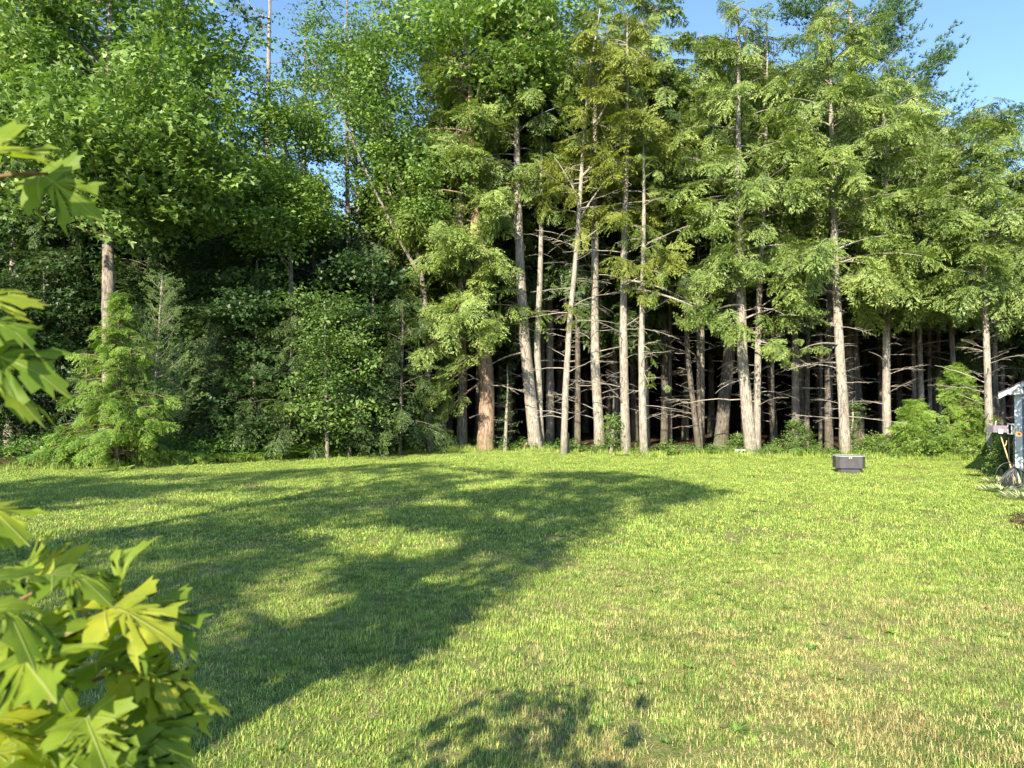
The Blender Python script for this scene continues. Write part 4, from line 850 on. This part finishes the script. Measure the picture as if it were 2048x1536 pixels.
poly_obj("soil", *prism(i1, i1, .38, .40), M['soil'], pb, 0)
for xx in (-.055, .0): poly_obj("clip", *boxv(xx - .010, xx + .010, -.302, -.288, .405, .461), M['white_clip'], pb, .003)
# the small white tub at the double tree
cd = 30.2; cx = X(1480, 29.6)
wt = empty("small_tub", (cx, 29.6, GZ(cx, 29.6)), "small white tub with a dark green side, at the foot of the double tree", "tub", rz=R(12))
poly_obj("tub_body", *prism(chamf(.15, .12, .03), chamf(.19, .15, .04), 0, .20), M['white_clip'], wt)
poly_obj("side_panel", *boxv(.0, .17, -.16, -.146, .02, .15), simple("green_plastic", (.03, .10, .07), .4), wt, .003)
# sawn and broken stubs
def stump(px, d, w, h, label, mat, seed, lean=0.0):
    r = np.random.default_rng(seed); x = X(px, d); rr0 = w / 2 / F * d
    pts = np.array([[0, 0, -.05], [0, 0, h * .3], [lean * h * .6, 0, h * .7], [lean * h, 0, h]]); tv, tf = tube(pts, [rr0 * 1.15 * (1 + r.normal(size=10) * .04), rr0 * (1 + r.normal(size=10) * .04), rr0 * .95 * (1 + r.normal(size=10) * .04), rr0 * .9 * (1 + r.normal(size=10) * .04)], 10)
    root = empty("stump", (x, d, GZ(x, d)), label, "stump"); link("stub", mesh_np("stub", tv, tf, None, M[mat], True), root)
    top = [tuple(tv[30 + k] + np.array([0, 0, r.uniform(-.02, .03)])) for k in range(10)]
    poly_obj("cut_face", top + [(pts[-1][0], 0, h + .01)], [[k, (k + 1) % 10, 10] for k in range(10)], M['cut'], root, 0); return root
M['cut'] = simple("cut_wood", (.42, .31, .19), .8, .2, .25, 20)
stump(1080, 31.4, 9, .42, "short pale sawn stub at the foot of the joined leaning trunks", 'bark', 1)
stump(1134, 30.6, 9, .85, "broken stub standing against the slender yellow-green tree", 'bark', 2)
stump(1048, 31.8, 6, .38, "small leaning broken stake left of the leaning grey-pink trunk", 'bark_red', 3, .35)

# ------------------------------------------------------------------ the house corner
M['siding'] = simple("blue_grey_siding", (.12, .155, .23), .55, .3, .08, 3); M['trim'] = simple("white_trim", (.46, .51, .55), .5, .4, .05, 5); M['shingle'] = simple("asphalt_shingle", (.10, .10, .105), .9, .2, .3, 30, .5)
HX, HY = X(2031, 20.0), 20.0
house = empty("house", (HX, HY, 0), "blue-grey clapboard house corner with white trim and gable eave at the right edge", "house", rz=R(-37))
# local: +x runs along the gable wall (right and toward the viewer), +y away. eave height 2.42
EH, GWd, GL = 2.42, 7.0, 9.0; pit = math.tan(R(30))
poly_obj("wall", [(0.02, .02, -.1), (GWd, .02, -.1), (GWd, .02, EH), (GWd / 2, .02, EH + GWd / 2 * pit), (.02, .02, EH), (.02, GL, -.1), (GWd, GL, -.1), (GWd, GL, EH), (GWd / 2, GL, EH + GWd / 2 * pit), (.02, GL, EH)],
         [[0, 1, 2, 3, 4], [9, 8, 7, 6, 5], [0, 4, 9, 5], [1, 6, 7, 2]], M['siding'], house, 0)
board = None
for k in range(int(EH / .125) + 1):
    z = k * .125 - .05
    V = [(.15, .018, z), (GWd, .018, z), (GWd, -.012, z), (.15, -.012, z), (.15, .016, z + .13), (GWd, .016, z + .13)]
    if board is None:
        bo = poly_obj("siding_board", [(x, y, zz_ - z) for x, y, zz_ in V], [[0, 1, 2, 3], [3, 2, 5, 4], [0, 3, 4], [1, 5, 2]], M['siding'], house, 0); board = bo.data
    else: bo = link("siding_board", board, house)
    bo.location = (0, 0, z)
poly_obj("corner_board", *boxv(0, .145, -.028, .0, -.1, EH), M['trim'], house, .003)
poly_obj("corner_board", *boxv(-.028, 0, -.028, .12, -.1, EH), M['trim'], house, .003)
ov = .38
def rake(off0, off1, y0, y1, name, mat, x0=-ov, x1=GWd / 2):
    V = [(x0, y0, EH + x0 * pit + off0), (x1, y0, EH + x1 * pit + off0), (x1, y0, EH + x1 * pit + off1), (x0, y0, EH + x0 * pit + off1)]
    V += [(a, y1, c) for a, _, c in V]; poly_obj(name, V, [[0, 1, 2, 3], [7, 6, 5, 4], [0, 4, 5, 1], [1, 5, 6, 2], [2, 6, 7, 3], [3, 7, 4, 0]], mat, house, .003)
rake(.06, .20, -.24, -.21, "rake_board", M['trim'])
rake(.20, .235, -.27, GL + .2, "roof", M['shingle'])
V = [(GWd - x, y, z) for (x, y, z) in [(-ov, -.27, EH - ov * pit + .20), (GWd / 2, -.27, EH + GWd / 2 * pit + .2), (GWd / 2, GL + .2, EH + GWd / 2 * pit + .2), (-ov, GL + .2, EH - ov * pit + .2)]]
poly_obj("roof", V + [(a, b, c + .035) for a, b, c in V], [[0, 1, 2, 3], [7, 6, 5, 4], [0, 4, 5, 1], [1, 5, 6, 2], [2, 6, 7, 3], [3, 7, 4, 0]], M['shingle'], house, 0)
# boxed eave return
poly_obj("eave_return", [(-ov + .03, -.21, EH - .04), (.18, -.21, EH - .04), (.18, -.21, EH + .16), (-ov + .03, -.21, EH + .02), (-ov + .03, .0, EH - .04), (.18, .0, EH - .04), (.18, .0, EH + .16), (-ov + .03, .0, EH + .02)],
         [[0, 1, 2, 3], [7, 6, 5, 4], [0, 4, 5, 1], [1, 5, 6, 2], [2, 6, 7, 3], [3, 7, 4, 0]], M['trim'], house, .003)
poly_obj("fascia", *boxv(-ov + .0, -ov + .025, -.21, GL, EH - .05, EH + .03), M['trim'], house, .003)
poly_obj("soffit", *boxv(-ov + .026, -.03, .01, GL, EH - .04, EH - .02), M['trim'], house, 0)
r = np.random.default_rng(71); tv, tf, pts, rad = trunk_geo([[13.1, 16.9, 0], [13.15, 16.9, 1.5], [13.1, 17, 3.6]], .06, .01, r, 8); soup = Soup(); ws = Soup()  # unseen small tree, added here only to shade the house corner
q = r.normal(size=(150, 3)); q = q / np.linalg.norm(q, axis=1)[:, None] * r.random((150, 1)) ** .4 * [1.05, 1.2, 1.5] + [13.25, 17.0, 3.0]
q = q[q[:, 0] > .715 * q[:, 1] + .25]
place(soup, LCS, r, q, r.uniform(0, 6.28, len(q)), 0, .8, 0)
for c in q[::12]: limb_geo(ws, at_height(pts, max(1.2, c[2] - .7)), (at_height(pts, max(1.2, c[2] - .5)) + c) / 2, c, .02, 5, 4)
finish_tree("broadleaf_tree", (13.1, 16.9, 0), "small leafy tree, unseen, added outside the picture to shade the house corner", None, (tv, tf, None), ws, soup, M['bark'], M['leaf'])
# garden bed by the house
mulch = []
mb = [(2020, 1028), (2060, 1020), (2200, 1025), (2300, 1080), (2200, 1110), (2080, 1075), (2035, 1058), (2016, 1042)]
mm_ = simple("bark_mulch", (.075, .045, .035), .95, .1, .6, 45, 1.0)
V = [(*G(*p), GZ(*G(*p)) + .012) for p in mb]; c0 = np.mean(V, 0); c0[2] += .05
mo = poly_obj("mulch_bed", V + [tuple(c0)], [[i, (i + 1) % 8, 8][::-1] for i in range(8)], mm_, None, 0); tag(mo, None, None, None, 'structure')
r = np.random.default_rng(50); S = Soup(); chip = 900
cc = np.array([G(*p) for p in mb]); q = r.uniform(cc.min(0), cc.max(0), (6000, 2)); q = q[inpoly(q[:, 0], q[:, 1], [tuple(c) for c in cc])][:chip]
for p in q:
    a = r.uniform(0, 3.14); d1 = np.array([math.cos(a), math.sin(a), r.normal() * .3]) * r.uniform(.015, .05); d2 = np.array([-math.sin(a), math.cos(a), r.normal() * .3]) * r.uniform(.006, .015); b = np.array([p[0], p[1], GZ(*p) + r.uniform(.02, .07)])
    S.add([b - d1 - d2, b + d1 - d2, b + d1 + d2, b - d1 + d2], [[0, 1, 2], [0, 2, 3]], [r.random()] * 2)
v, f, t = S.get(); tag(link("mulch_chips", mesh_np("mulch_chips", v, f, t, mm_)), "dark brown bark chips spread over the bed by the house", "mulch", kind='stuff')
# variegated clumps
def strap_clump(name, loc, s, n, seed, mat, label, cat, wd=.032, ln=.30, parent=None):
    r = np.random.default_rng(seed); S = Soup()
    for i in range(n):
        az = r.uniform(0, 6.28); l = ln * r.uniform(.5, 1.15); d = np.array([math.cos(az), math.sin(az), 0]); sd = np.array([-d[1], d[0], r.normal() * .3]); up = r.uniform(.5, 1.3); b = d * r.uniform(0, .28) * s; V = []
        for t in (0, .35, .7, 1): w = wd * (1 - t ** 2) * .5 + .001; c = b + d * l * t * .8 + np.array([0, 0, l * up * (t - .5 * t * t)]); V += [c - sd * w, c + sd * w]
        S.add(V, [[0, 1, 3], [0, 3, 2], [2, 3, 5], [2, 5, 4], [4, 5, 7], [4, 7, 6]], np.full(6, r.random()))
    v, f, t = S.get(); o = link(name, mesh_np(name, v, f, t, M[mat]), parent, loc); return tag(o, label, cat)
for i, (px, py, s, n, lab) in enumerate([(2000, 985, 1.3, 150, "cream-edged leafy clump in front, inside the loose loop of black hose"), (2030, 972, 1.2, 120, "cream-edged leafy clump behind the hose coil, against the house"), (1993, 968, 1.0, 90, "cream-edged leafy clump farthest left, at the lawn's edge"),
                                         (2044, 1000, 1.2, 110, "cream-edged leafy clump at the right, below the hose coil")]):
    g = G(px, py); strap_clump("hosta", (g[0], g[1], GZ(*g)), s, n * 2, 60 + i, 'varieg', lab, "plant")
layered(2002, 21.5, 868, 17, "dark green leafy shrub between the lone pale trunk and the house corner", 130, 30, mat='leaf', group=None)
# leaning stick
def tube_obj(name, pts, rad, mat, parent=None, seg=8, loc=(0, 0, 0)):
    v, f = tube(np.asarray(pts), rad, seg); v -= np.asarray(loc); o = link(name, mesh_np(name, v, f, None, mat, True), parent, loc); return o
M['cane'] = simple("pale_cane", (.52, .40, .22), .6, .3, .15, 10); M['hose'] = simple("black_hose", (.035, .038, .045), .38, .5, .1, 5)
a, b = P(2031, 950, 19.2), P(2000, 871, 19.2); a[2] = 0
ck = empty("cane", tuple(a), "pale forked cane leaning left beside the house corner", "stick")
tube_obj("shaft", np.linspace(a, b, 6) - a, np.linspace(.022, .017, 6), M['cane'], ck)
m_ = a + (b - a) * .78; tube_obj("fork", np.array([m_, m_ + [.05, 0, .05], m_ + [.07, 0, .16]]) - a, [.014, .012, .009], M['cane'], ck)
# hose: a hanging bundle of loops tied at the wall plus one loose loop on the plants
hd = 18.0; top = P(2028, 936, hd)
hz = empty("garden_hose", (top[0], top[1], 0), "black garden hose hung in a thick bundle of loops by the house corner", "hose"); off = np.array([top[0], top[1], 0])
post = tube_obj("holder_post", [[0, .06, 0], [0, .06, top[2] + .08]], [.022, .022], M['bark_dead'], hz)
r = np.random.default_rng(4)
for k in range(15):
    w = .10 + .028 * k + r.normal() * .012; hgt = top[2] - r.uniform(.02, .10); th = np.linspace(0, 2 * PI, 40); ox = r.uniform(.0, .16)
    loop = np.stack([ox * np.sin(th / 2) + w * np.sin(th) * np.sin(th / 2) ** .8, r.normal() * .03 + .04 * np.sin(th + k), top[2] + .01 - hgt * (.5 - .5 * np.cos(th))], -1)
    tube_obj("hose_loop", loop, np.full(40, .014), M['hose'], hz, 6)
th = np.linspace(R(60), R(285), 34); lp = np.stack([-.22 + .27 * np.cos(th), .0 - .05 * np.sin(th), .36 + .34 * np.sin(th)], -1)
lp = np.concatenate([[[0, 0, top[2] - .05]], lp, [[.1, -.1, .02], [.5, -.15, .02]]]); tube_obj("hose_loop", lp, np.full(len(lp), .012), M['hose'], hz, 6)
# hanging feeder tray with white cup, and small framed glass panel, on hooks by the lone trunk
M['purple'] = simple("weathered_purple_grey_wood", (.20, .175, .215), .8, .2, .2, 12); M['metal'] = simple("dark_metal", (.03, .03, .035), .5)
fd = 19.0; fp = P(1997, 862, fd)
bf = empty("bird_feeder", (fp[0] + .32, fp[1] + .1, 0), "purple-grey wooden bird tray with a white cup, on a post before the lone trunk", "feeder")
ob_ = np.array([fp[0] + .32, fp[1] + .1, 0]); rel = fp - ob_
tube_obj("post", [[0, 0, 0], [0, 0, rel[2] + .22]], [.009, .009], M['metal'], bf); tube_obj("arm", [[0, 0, rel[2] + .2], [rel[0] / 2, 0, rel[2] + .26], [rel[0], 0, rel[2] + .22]], [.007] * 3, M['metal'], bf)
poly_obj("tray", *boxv(rel[0] - .17, rel[0] + .2, -.14, .14, rel[2] - .04, rel[2] + .14), M['purple'], bf, .008)
poly_obj("cup", *prism([(rel[0] - .02 + .055 * math.cos(k), -.19 + .045 * math.sin(k)) for k in np.linspace(0, 2 * PI, 13)[:-1]], [(rel[0] - .02 + .065 * math.cos(k), -.19 + .05 * math.sin(k)) for k in np.linspace(0, 2 * PI, 13)[:-1]], rel[2] - .06, rel[2] + .05), M['white_clip'], bf, .004)
tube_obj("hook", [[rel[0] - .02, 0, rel[2] + .13], [rel[0] - .02, 0, rel[2] + .22], [rel[0] - .0, 0, rel[2] + .26]], [.010, .010, .008], M['white_clip'], bf)
# framed pane standing by the corner board
gp = P(2026, 858, 19.0); gl = empty("garden_lantern", (gp[0], gp[1], 0), "small pale-framed glass lantern on a stake between the feeder and the house corner", "lantern")
m, nt, bs, out = new_mat("clear_pane"); bs.inputs["Base Color"].default_value = (.75, .85, .8, 1); bs.inputs["Roughness"].default_value = .08; bs.inputs["Transmission Weight"].default_value = .85; bs.inputs["IOR"].default_value = 1.1
tube_obj("stake", [[0, 0, 0], [0, 0, gp[2] - .13]], [.008, .008], M['metal'], gl)
for sx_0 in (-.10, .10):
    for sy_0 in (-.07, .07): poly_obj("frame_post", *boxv(sx_0 - .007, sx_0 + .007, sy_0 - .007, sy_0 + .007, gp[2] - .12, gp[2] + .12), M['trim'], gl, 0)
poly_obj("lantern_base", *boxv(-.115, .115, -.085, .085, gp[2] - .135, gp[2] - .12), M['trim'], gl, .002)
poly_obj("lantern_top", *boxv(-.115, .115, -.085, .085, gp[2] + .12, gp[2] + .135), M['trim'], gl, .002)
poly_obj("pane", *boxv(-.092, .092, -.066, -.063, gp[2] - .118, gp[2] + .118), m, gl, 0)
# orange flower on its stem near the wall
fl = P(2037, 868, 17.5); fo = empty("flower", (fl[0], fl[1], 0), "orange and dark-red daisy-like flower on a thin stem before the corner board", "flower")
M['stem'] = simple("green_stem", (.06, .13, .035), .5); M['petal'] = simple("orange_petals", (.75, .25, .015), .5, .3, .25, 30); M['flower_eye'] = simple("dark_flower_eye", (.10, .02, .01), .7)
tube_obj("stem", [[0.05, 0, 0], [.03, 0, fl[2] * .5], [0, 0, fl[2]]], [.006, .006, .005], M['stem'], fo, 5)
for k in range(12):
    a_ = k * PI / 6; V = [(.03 * math.cos(a_), .03 * math.sin(a_), 0), (.05 * math.cos(a_ + .25), .05 * math.sin(a_ + .25), .006), (.078 * math.cos(a_), .078 * math.sin(a_), -.012), (.05 * math.cos(a_ - .25), .05 * math.sin(a_ - .25), .006)]
    o = poly_obj("petal", V, [[0, 3, 2, 1]], M['petal'], fo, 0); o.location = (0, 0, fl[2]); o.rotation_euler = (R(50), R(-10), 0); sm = o.modifiers.new("thick", 'SOLIDIFY'); sm.thickness = .002
o = poly_obj("flower_eye", *prism([(.03 * math.cos(k), .03 * math.sin(k)) for k in np.linspace(0, 6.28, 11)[:-1]], [(.018 * math.cos(k), .018 * math.sin(k)) for k in np.linspace(0, 6.28, 11)[:-1]], -.004, .022), M['flower_eye'], fo, 0); o.location = (0, 0, fl[2]); o.rotation_euler = (R(50), R(-10), 0)
for k in range(6):
    z = fl[2] * (.25 + .11 * k); a_ = k * 2.4; V = [(.03, 0, z), (.03 + .10 * math.cos(a_) - .03 * math.sin(a_), .10 * math.sin(a_) + .03 * math.cos(a_), z + .03), (.03 + .19 * math.cos(a_), .19 * math.sin(a_), z), (.03 + .10 * math.cos(a_) + .03 * math.sin(a_), .10 * math.sin(a_) - .03 * math.cos(a_), z + .03)]
    poly_obj("leaf", V, [[0, 1, 2, 3]], M['stem'], fo, 0).modifiers.new("thick", 'SOLIDIFY').thickness = .002

# ------------------------------------------------------------------ the young maple at the viewer's left hand
def maple_mat():
    m, nt, bs, out = new_mat("young_maple_leaf"); tc = N(nt, "ShaderNodeAttribute", attribute_name="flat"); sp = N(nt, "ShaderNodeSeparateXYZ"); nt.links.new(tc.outputs["Vector"], sp.inputs[0]); oi = N(nt, "ShaderNodeObjectInfo")
    ax = math_(nt, 'ABSOLUTE', sp.outputs[0]); y = sp.outputs[1]; vein = None
    for a in (0, 44, 92):
        s, c = math.sin(R(a)), math.cos(R(a)); dd = math_(nt, 'ABSOLUTE', math_(nt, 'SUBTRACT', math_(nt, 'MULTIPLY', ax, c), math_(nt, 'MULTIPLY', y, s)))
        al = math_(nt, 'ADD', math_(nt, 'MULTIPLY', ax, s), math_(nt, 'MULTIPLY', y, c)); dd = math_(nt, 'ADD', dd, math_(nt, 'MULTIPLY', math_(nt, 'LESS_THAN', al, 0.0), 1.0)); vein = dd if vein is None else math_(nt, 'MINIMUM', vein, dd)
    vf = math_(nt, 'SUBTRACT', 1.0, math_(nt, 'MINIMUM', math_(nt, 'DIVIDE', vein, .018), 1.0))
    geo = N(nt, "ShaderNodeNewGeometry"); n1 = noise(nt, geo.outputs["Position"], 18, 3); n2 = noise(nt, tc.outputs["Vector"], 9, 4, .7)
    f = math_(nt, 'ADD', math_(nt, 'MULTIPLY', n1, .6), math_(nt, 'MULTIPLY', oi.outputs["Random"], .4))
    c = ramp(nt, f, [(.2, (.10, .19, .022)), (.48, (.21, .30, .03)), (.82, (.44, .46, .045))])  # random yellow top tone puts sunlit highlights into the leaf colour
    c = mixc(nt, math_(nt, 'MULTIPLY', vf, .7), c, (.42, .47, .17))
    ln = N(nt, "ShaderNodeVectorMath", operation='LENGTH'); nt.links.new(tc.outputs["Vector"], ln.inputs[0])
    br = math_(nt, 'MULTIPLY', math_(nt, 'SUBTRACT', math_(nt, 'MULTIPLY_ADD', ln.outputs["Value"], .42, n2), .98), 12.0); cl = N(nt, "ShaderNodeClamp"); nt.links.new(br, cl.inputs[0])
    c = mixc(nt, cl.outputs[0], c, (.30, .12, .03))
    nt.links.new(c, bs.inputs["Base Color"]); bs.inputs["Roughness"].default_value = .55; bs.inputs["Specular IOR Level"].default_value = .35
    bp = N(nt, "ShaderNodeBump"); bp.inputs["Strength"].default_value = .6; bp.inputs["Distance"].default_value = .003; nt.links.new(vf, bp.inputs["Height"]); nt.links.new(bp.outputs[0], bs.inputs["Normal"])
    tr = N(nt, "ShaderNodeBsdfTranslucent"); mul = N(nt, "ShaderNodeMix", data_type='RGBA', blend_type='MULTIPLY'); mul.inputs[0].default_value = 1; nt.links.new(c, mul.inputs[6]); mul.inputs[7].default_value = (1.5, 1.5, .5, 1); nt.links.new(mul.outputs[2], tr.inputs[0])
    mx = N(nt, "ShaderNodeMixShader"); mx.inputs[0].default_value = .5; nt.links.new(bs.outputs[0], mx.inputs[1]); nt.links.new(tr.outputs[0], mx.inputs[2]); nt.links.new(mx.outputs[0], out.inputs[0]); return m
M['mleaf'] = maple_mat(); M['petiole'] = simple("leaf_stalk", (.30, .22, .07), .5); M['twig'] = simple("maple_twig", (.16, .10, .06), .7, .2, .2, 20, .3)
# half outline of a maple leaf (x>=0), base at origin, tip up; about 1.0 long
HALF = [(0, 0), (.05, -.05), (.18, -.13), (.33, -.17), (.33, -.08), (.47, -.05), (.36, .04), (.46, .12), (.61, .19), (.55, .24), (.60, .33), (.50, .33), (.40, .38), (.20, .28), (.16, .34), (.28, .48), (.30, .58), (.42, .60), (.46, .78), (.36, .70), (.28, .72), (.18, .56), (.09, .46), (.10, .60), (.22, .72), (.12, .78), (.13, .90), (.05, .88), (0, .99)]
def maple_leaf(seed):
    r = np.random.default_rng(seed); rt = [(x * r.uniform(.93, 1.07), y * r.uniform(.96, 1.04)) for x, y in HALF]; lf = [(-x * r.uniform(.93, 1.07), y * r.uniform(.96, 1.04)) for x, y in HALF[1:-1]][::-1]
    out = rt + lf; n = len(out); C = (0, .30); flat = []
    rings = [1.0, .66, .33]
    for s in rings: flat += [(C[0] + (x - C[0]) * s, C[1] + (y - C[1]) * s) for x, y in out]
    flat.append(C); flat = np.array(flat); Fc = []
    for k in range(2): Fc += [[k * n + i, k * n + (i + 1) % n, (k + 1) * n + (i + 1) % n, (k + 1) * n + i] for i in range(n)]
    T = [[2 * n + i, 2 * n + (i + 1) % n, 3 * n] for i in range(n)]
    x, y = flat[:, 0], flat[:, 1]; rr = np.hypot(x, y); fold, droop, curl = r.uniform(-.15, .6), r.uniform(.05, .75), r.uniform(-.6, .6)
    z = fold * np.abs(x) * (1 - .6 * np.abs(x)) - droop * y * y * .6 - .30 * rr ** 3 * r.uniform(.2, 1) + curl * x * y + .10 * np.sin(6 * x + seed) * rr + .03 * np.sin(9 * y + seed * 2)
    v = np.stack([x, y, z], -1); me = bpy.data.meshes.new("leaf"); me.from_pydata([tuple(q) for q in v], [], Fc + T)
    a = me.attributes.new("flat", 'FLOAT_VECTOR', 'POINT'); a.data.foreach_set("vector", np.stack([x, y, 0 * x], -1).astype(np.float32).ravel()); me.polygons.foreach_set("use_smooth", [True] * len(me.polygons)); me.update(); me.materials.append(M['mleaf']); return me
ML = [maple_leaf(k) for k in range(9)]
maple = empty("young_maple", (-1.75, .75, 0), "young maple with large yellow-green lobed leaves reaching in from the left, closest to the viewer", "tree"); MB = np.array([-1.75, .75, 0.0])
PET = {}
def put_leaf(base, tipdir, normal, size, k):
    base = np.asarray(base, float); y = nz(np.asarray(tipdir, float)); z = np.asarray(normal, float); z = nz(z - y * z.dot(y)); x = np.cross(y, z)
    o = link("leaf", ML[k % len(ML)], maple); mt = Matrix(((x[0], y[0], z[0], base[0] - MB[0]), (x[1], y[1], z[1], base[1] - MB[1]), (x[2], y[2], z[2], base[2] - MB[2]), (0, 0, 0, 1)))
    o.matrix_local = mt @ Matrix.Scale(size, 4); return o
# leaves read off the photo: (base px, base py, tip px, tip py, distance, tip distance offset, facing: u = seen from above, e = edge on, b = from below)
LV = [ # top-left group, near eye level
 (-40, 300, 165, 300, 1.05, -.03, 'b'), (95, 345, 192, 400, 1.15, -.03, 'b'), 
 # middle-left group
 (-40, 640, 75, 625, .98, -.02, 'u'), (-50, 615, 55, 580, 1.0, .02, 'b'), (-30, 700, 155, 722, 1.0, -.03, 'u'), (-50, 765, 110, 762, 1.0, -.03, 'e'), (-60, 680, 60, 660, 1.05, .0, 'u'),
 # loner low leaves at the left edge
 (-40, 1010, 95, 1020, 1.0, -.03, 'e'), (-70, 1025, 40, 1040, 1.03, .0, 'u'),
 # upper rim of the lower mass
 (60, 1150, 30, 1085, 1.15, .06, 'b'), (110, 1140, 105, 1070, 1.12, .05, 'b'), (-20, 1160, 110, 1130, 1.0, .0, 'e'), (110, 1145, 235, 1140, 1.02, .0, 'e'), (232, 1195, 243, 1098, 1.08, .0, 'b'), (150, 1170, 200, 1150, 1.1, .05, 'e'),
 (-20, 1215, 75, 1240, .92, -.05, 'u'), (160, 1220, 215, 1200, 1.02, .0, 'u'), (215, 1215, 330, 1215, 1.0, -.03, 'u'), (270, 1210, 405, 1208, 1.05, -.02, 'e'), (240, 1235, 330, 1190, 1.1, .05, 'e'),
 (60, 1265, 100, 1300, .98, -.03, 'b'), (40, 1300, 215, 1312, .95, -.05, 'e'), (90, 1310, 120, 1375, .98, -.02, 'b'), (20, 1290, -60, 1320, .95, 0, 'u'),
 (200, 1320, 300, 1330, 1.02, -.02, 'u'), (270, 1320, 370, 1350, 1.06, -.04, 'u'), (260, 1340, 330, 1370, 1.02, 0, 'u'),

 (180, 1430, 215, 1520, .92, -.05, 'u'), (260, 1420, 380, 1470, 1.02, -.03, 'u'), (270, 1440, 375, 1425, 1.05, .0, 'e'), (250, 1450, 350, 1495, 1.0, -.03, 'b'), (-30, 1440, 80, 1480, .9, -.03, 'u'), (40, 1470, 180, 1490, .92, -.04, 'u'),
 (100, 1500, 160, 1570, .9, -.03, 'u'), (0, 1500, 90, 1570, .9, -.03, 'u'), (230, 1500, 330, 1560, .96, -.02, 'u'), (-40, 1420, 30, 1400, .95, .02, 'e'), (330, 1400, 372, 1390, 1.08, 0, 'e'), (290, 1385, 345, 1375, 1.06, 0, 'b')]
r = np.random.default_rng(14); branch_tips = []
LATT = []
for k, (x0, y0, x1, y1, d, dd, fc) in enumerate(LV):
    if y0 < 1060: x0 -= 22; x1 -= 14
    a = P(x0, y0, d); b = P(x1, y1, d + dd); ln_ = np.linalg.norm(b - a); size = max(.095, min(.165 if y0 > 1060 else .13, ln_ * (1.2 if y0 > 1060 else .95)))
    n0 = {'u': np.array([r.normal() * .35, -.42 + r.normal() * .3, 1]), 'e': np.array([r.normal() * .2, -.08 + r.normal() * .10, 1.0]), 'b': np.array([r.normal() * .3, -.65, .45 + r.normal() * .2])}[fc]
    dirv = (b - a) / ln_
    if fc == 'e': dirv = nz(dirv + np.array([0, -.25 + r.normal() * .2, 0]))
    put_leaf(a, dirv, n0, size / 1.05, int(r.integers(9))); LATT.append((a, dirv, 1))
# leaves outside the frame, up the rest of the little crown (they cast the shadow on the near lawn)
for k in range(330):
    th = r.uniform(0, 6.28); z = r.uniform(1.15, 3.0); rad = .62 * math.sin(PI * min(1, (3.25 - z) / 2.3)) ** .7 * r.random() ** .4 + .05
    p = np.array([-1.62 + rad * math.cos(th), .72 + rad * math.sin(th) * .9, z])
    if p[0] > -.74 * p[1] - .12 and p[1] > .1: continue
    put_leaf(p, [math.cos(th), math.sin(th), -.3], [r.normal() * .3, r.normal() * .3, 1], r.uniform(.10, .15), k); LATT.append((p, np.array([math.cos(th), math.sin(th), -.3]), 0))
# stem, boughs and stalks
v, f = tube(np.array([[0, 0, 0], [.05, .0, .8], [.10, .02, 1.6], [.12, -.03, 2.4], [.14, .0, 3.0]]), [.022, .019, .015, .010, .004], 8); link("trunk", mesh_np("trunk", v, f, None, M['twig'], True), maple)
stem = np.array([[0, 0, 0], [.05, .0, .8], [.10, .02, 1.6], [.12, -.03, 2.4], [.14, .0, 3.0]]) + MB
nodes = []
def branch(pts, r0):
    pts = np.array(pts, float); a, b, c = pts; q = bez(a, b, c, 10); v, f = tube(q - MB, np.linspace(r0, .0025, 10), 6); link("branch", mesh_np("branch", v, f, None, M['twig'], True), maple); nodes.extend(q[2:])
def st(z): return np.array([np.interp(z, stem[:, 2], stem[:, 0]), np.interp(z, stem[:, 2], stem[:, 1]), z])
for (z, mx_, my, tx, ty, d) in [(2.25, -120, 330, 90, 345, 1.12), (1.9, -150, 690, -20, 680, 1.02), (1.6, -200, 1100, -20, 1020, 1.02), (1.35, -60, 1230, 112, 1165, 1.1), (1.3, 0, 1260, 270, 1225, 1.04), (1.15, 0, 1390, 270, 1330, 1.02), (1.0, 0, 1500, 260, 1420, .98), (.85, -100, 1600, 220, 1500, .93), (1.25, -200, 1340, 40, 1290, .96)]:
    branch([st(z), P(mx_, my, d + .05), P(tx, ty, d)], .007)
for z in np.arange(1.3, 2.9, .2): a_ = z * 5; branch([st(z), st(z) + [.2 * math.cos(a_), .2 * math.sin(a_) - .05, .1], st(z) + [.5 * math.cos(a_), .45 * math.sin(a_) - .05, .12]], .006)
nodes = np.array(nodes)
for (a, dv, vis) in LATT:
    j = int(np.argmin(np.linalg.norm(nodes - a, axis=1))); b = nodes[j]
    dl = b - a; L_ = np.linalg.norm(dl)
    if L_ > .28: b = a + dl / L_ * .05 - dv * .03 + [0, 0, -.01]
    mid = (a + b) / 2 + np.array([0, 0, .008]); v, f = tube(bez(a, mid, b, 4) - MB, [.0011, .0011, .0012, .0016], 4); link("leaf_stalk", mesh_np("leaf_stalk", v, f, None, M['petiole'], True), maple)

tot = sum(len(m_.polygons) for m_ in bpy.data.meshes); print("POLYS", tot, "objects", len(bpy.data.objects))
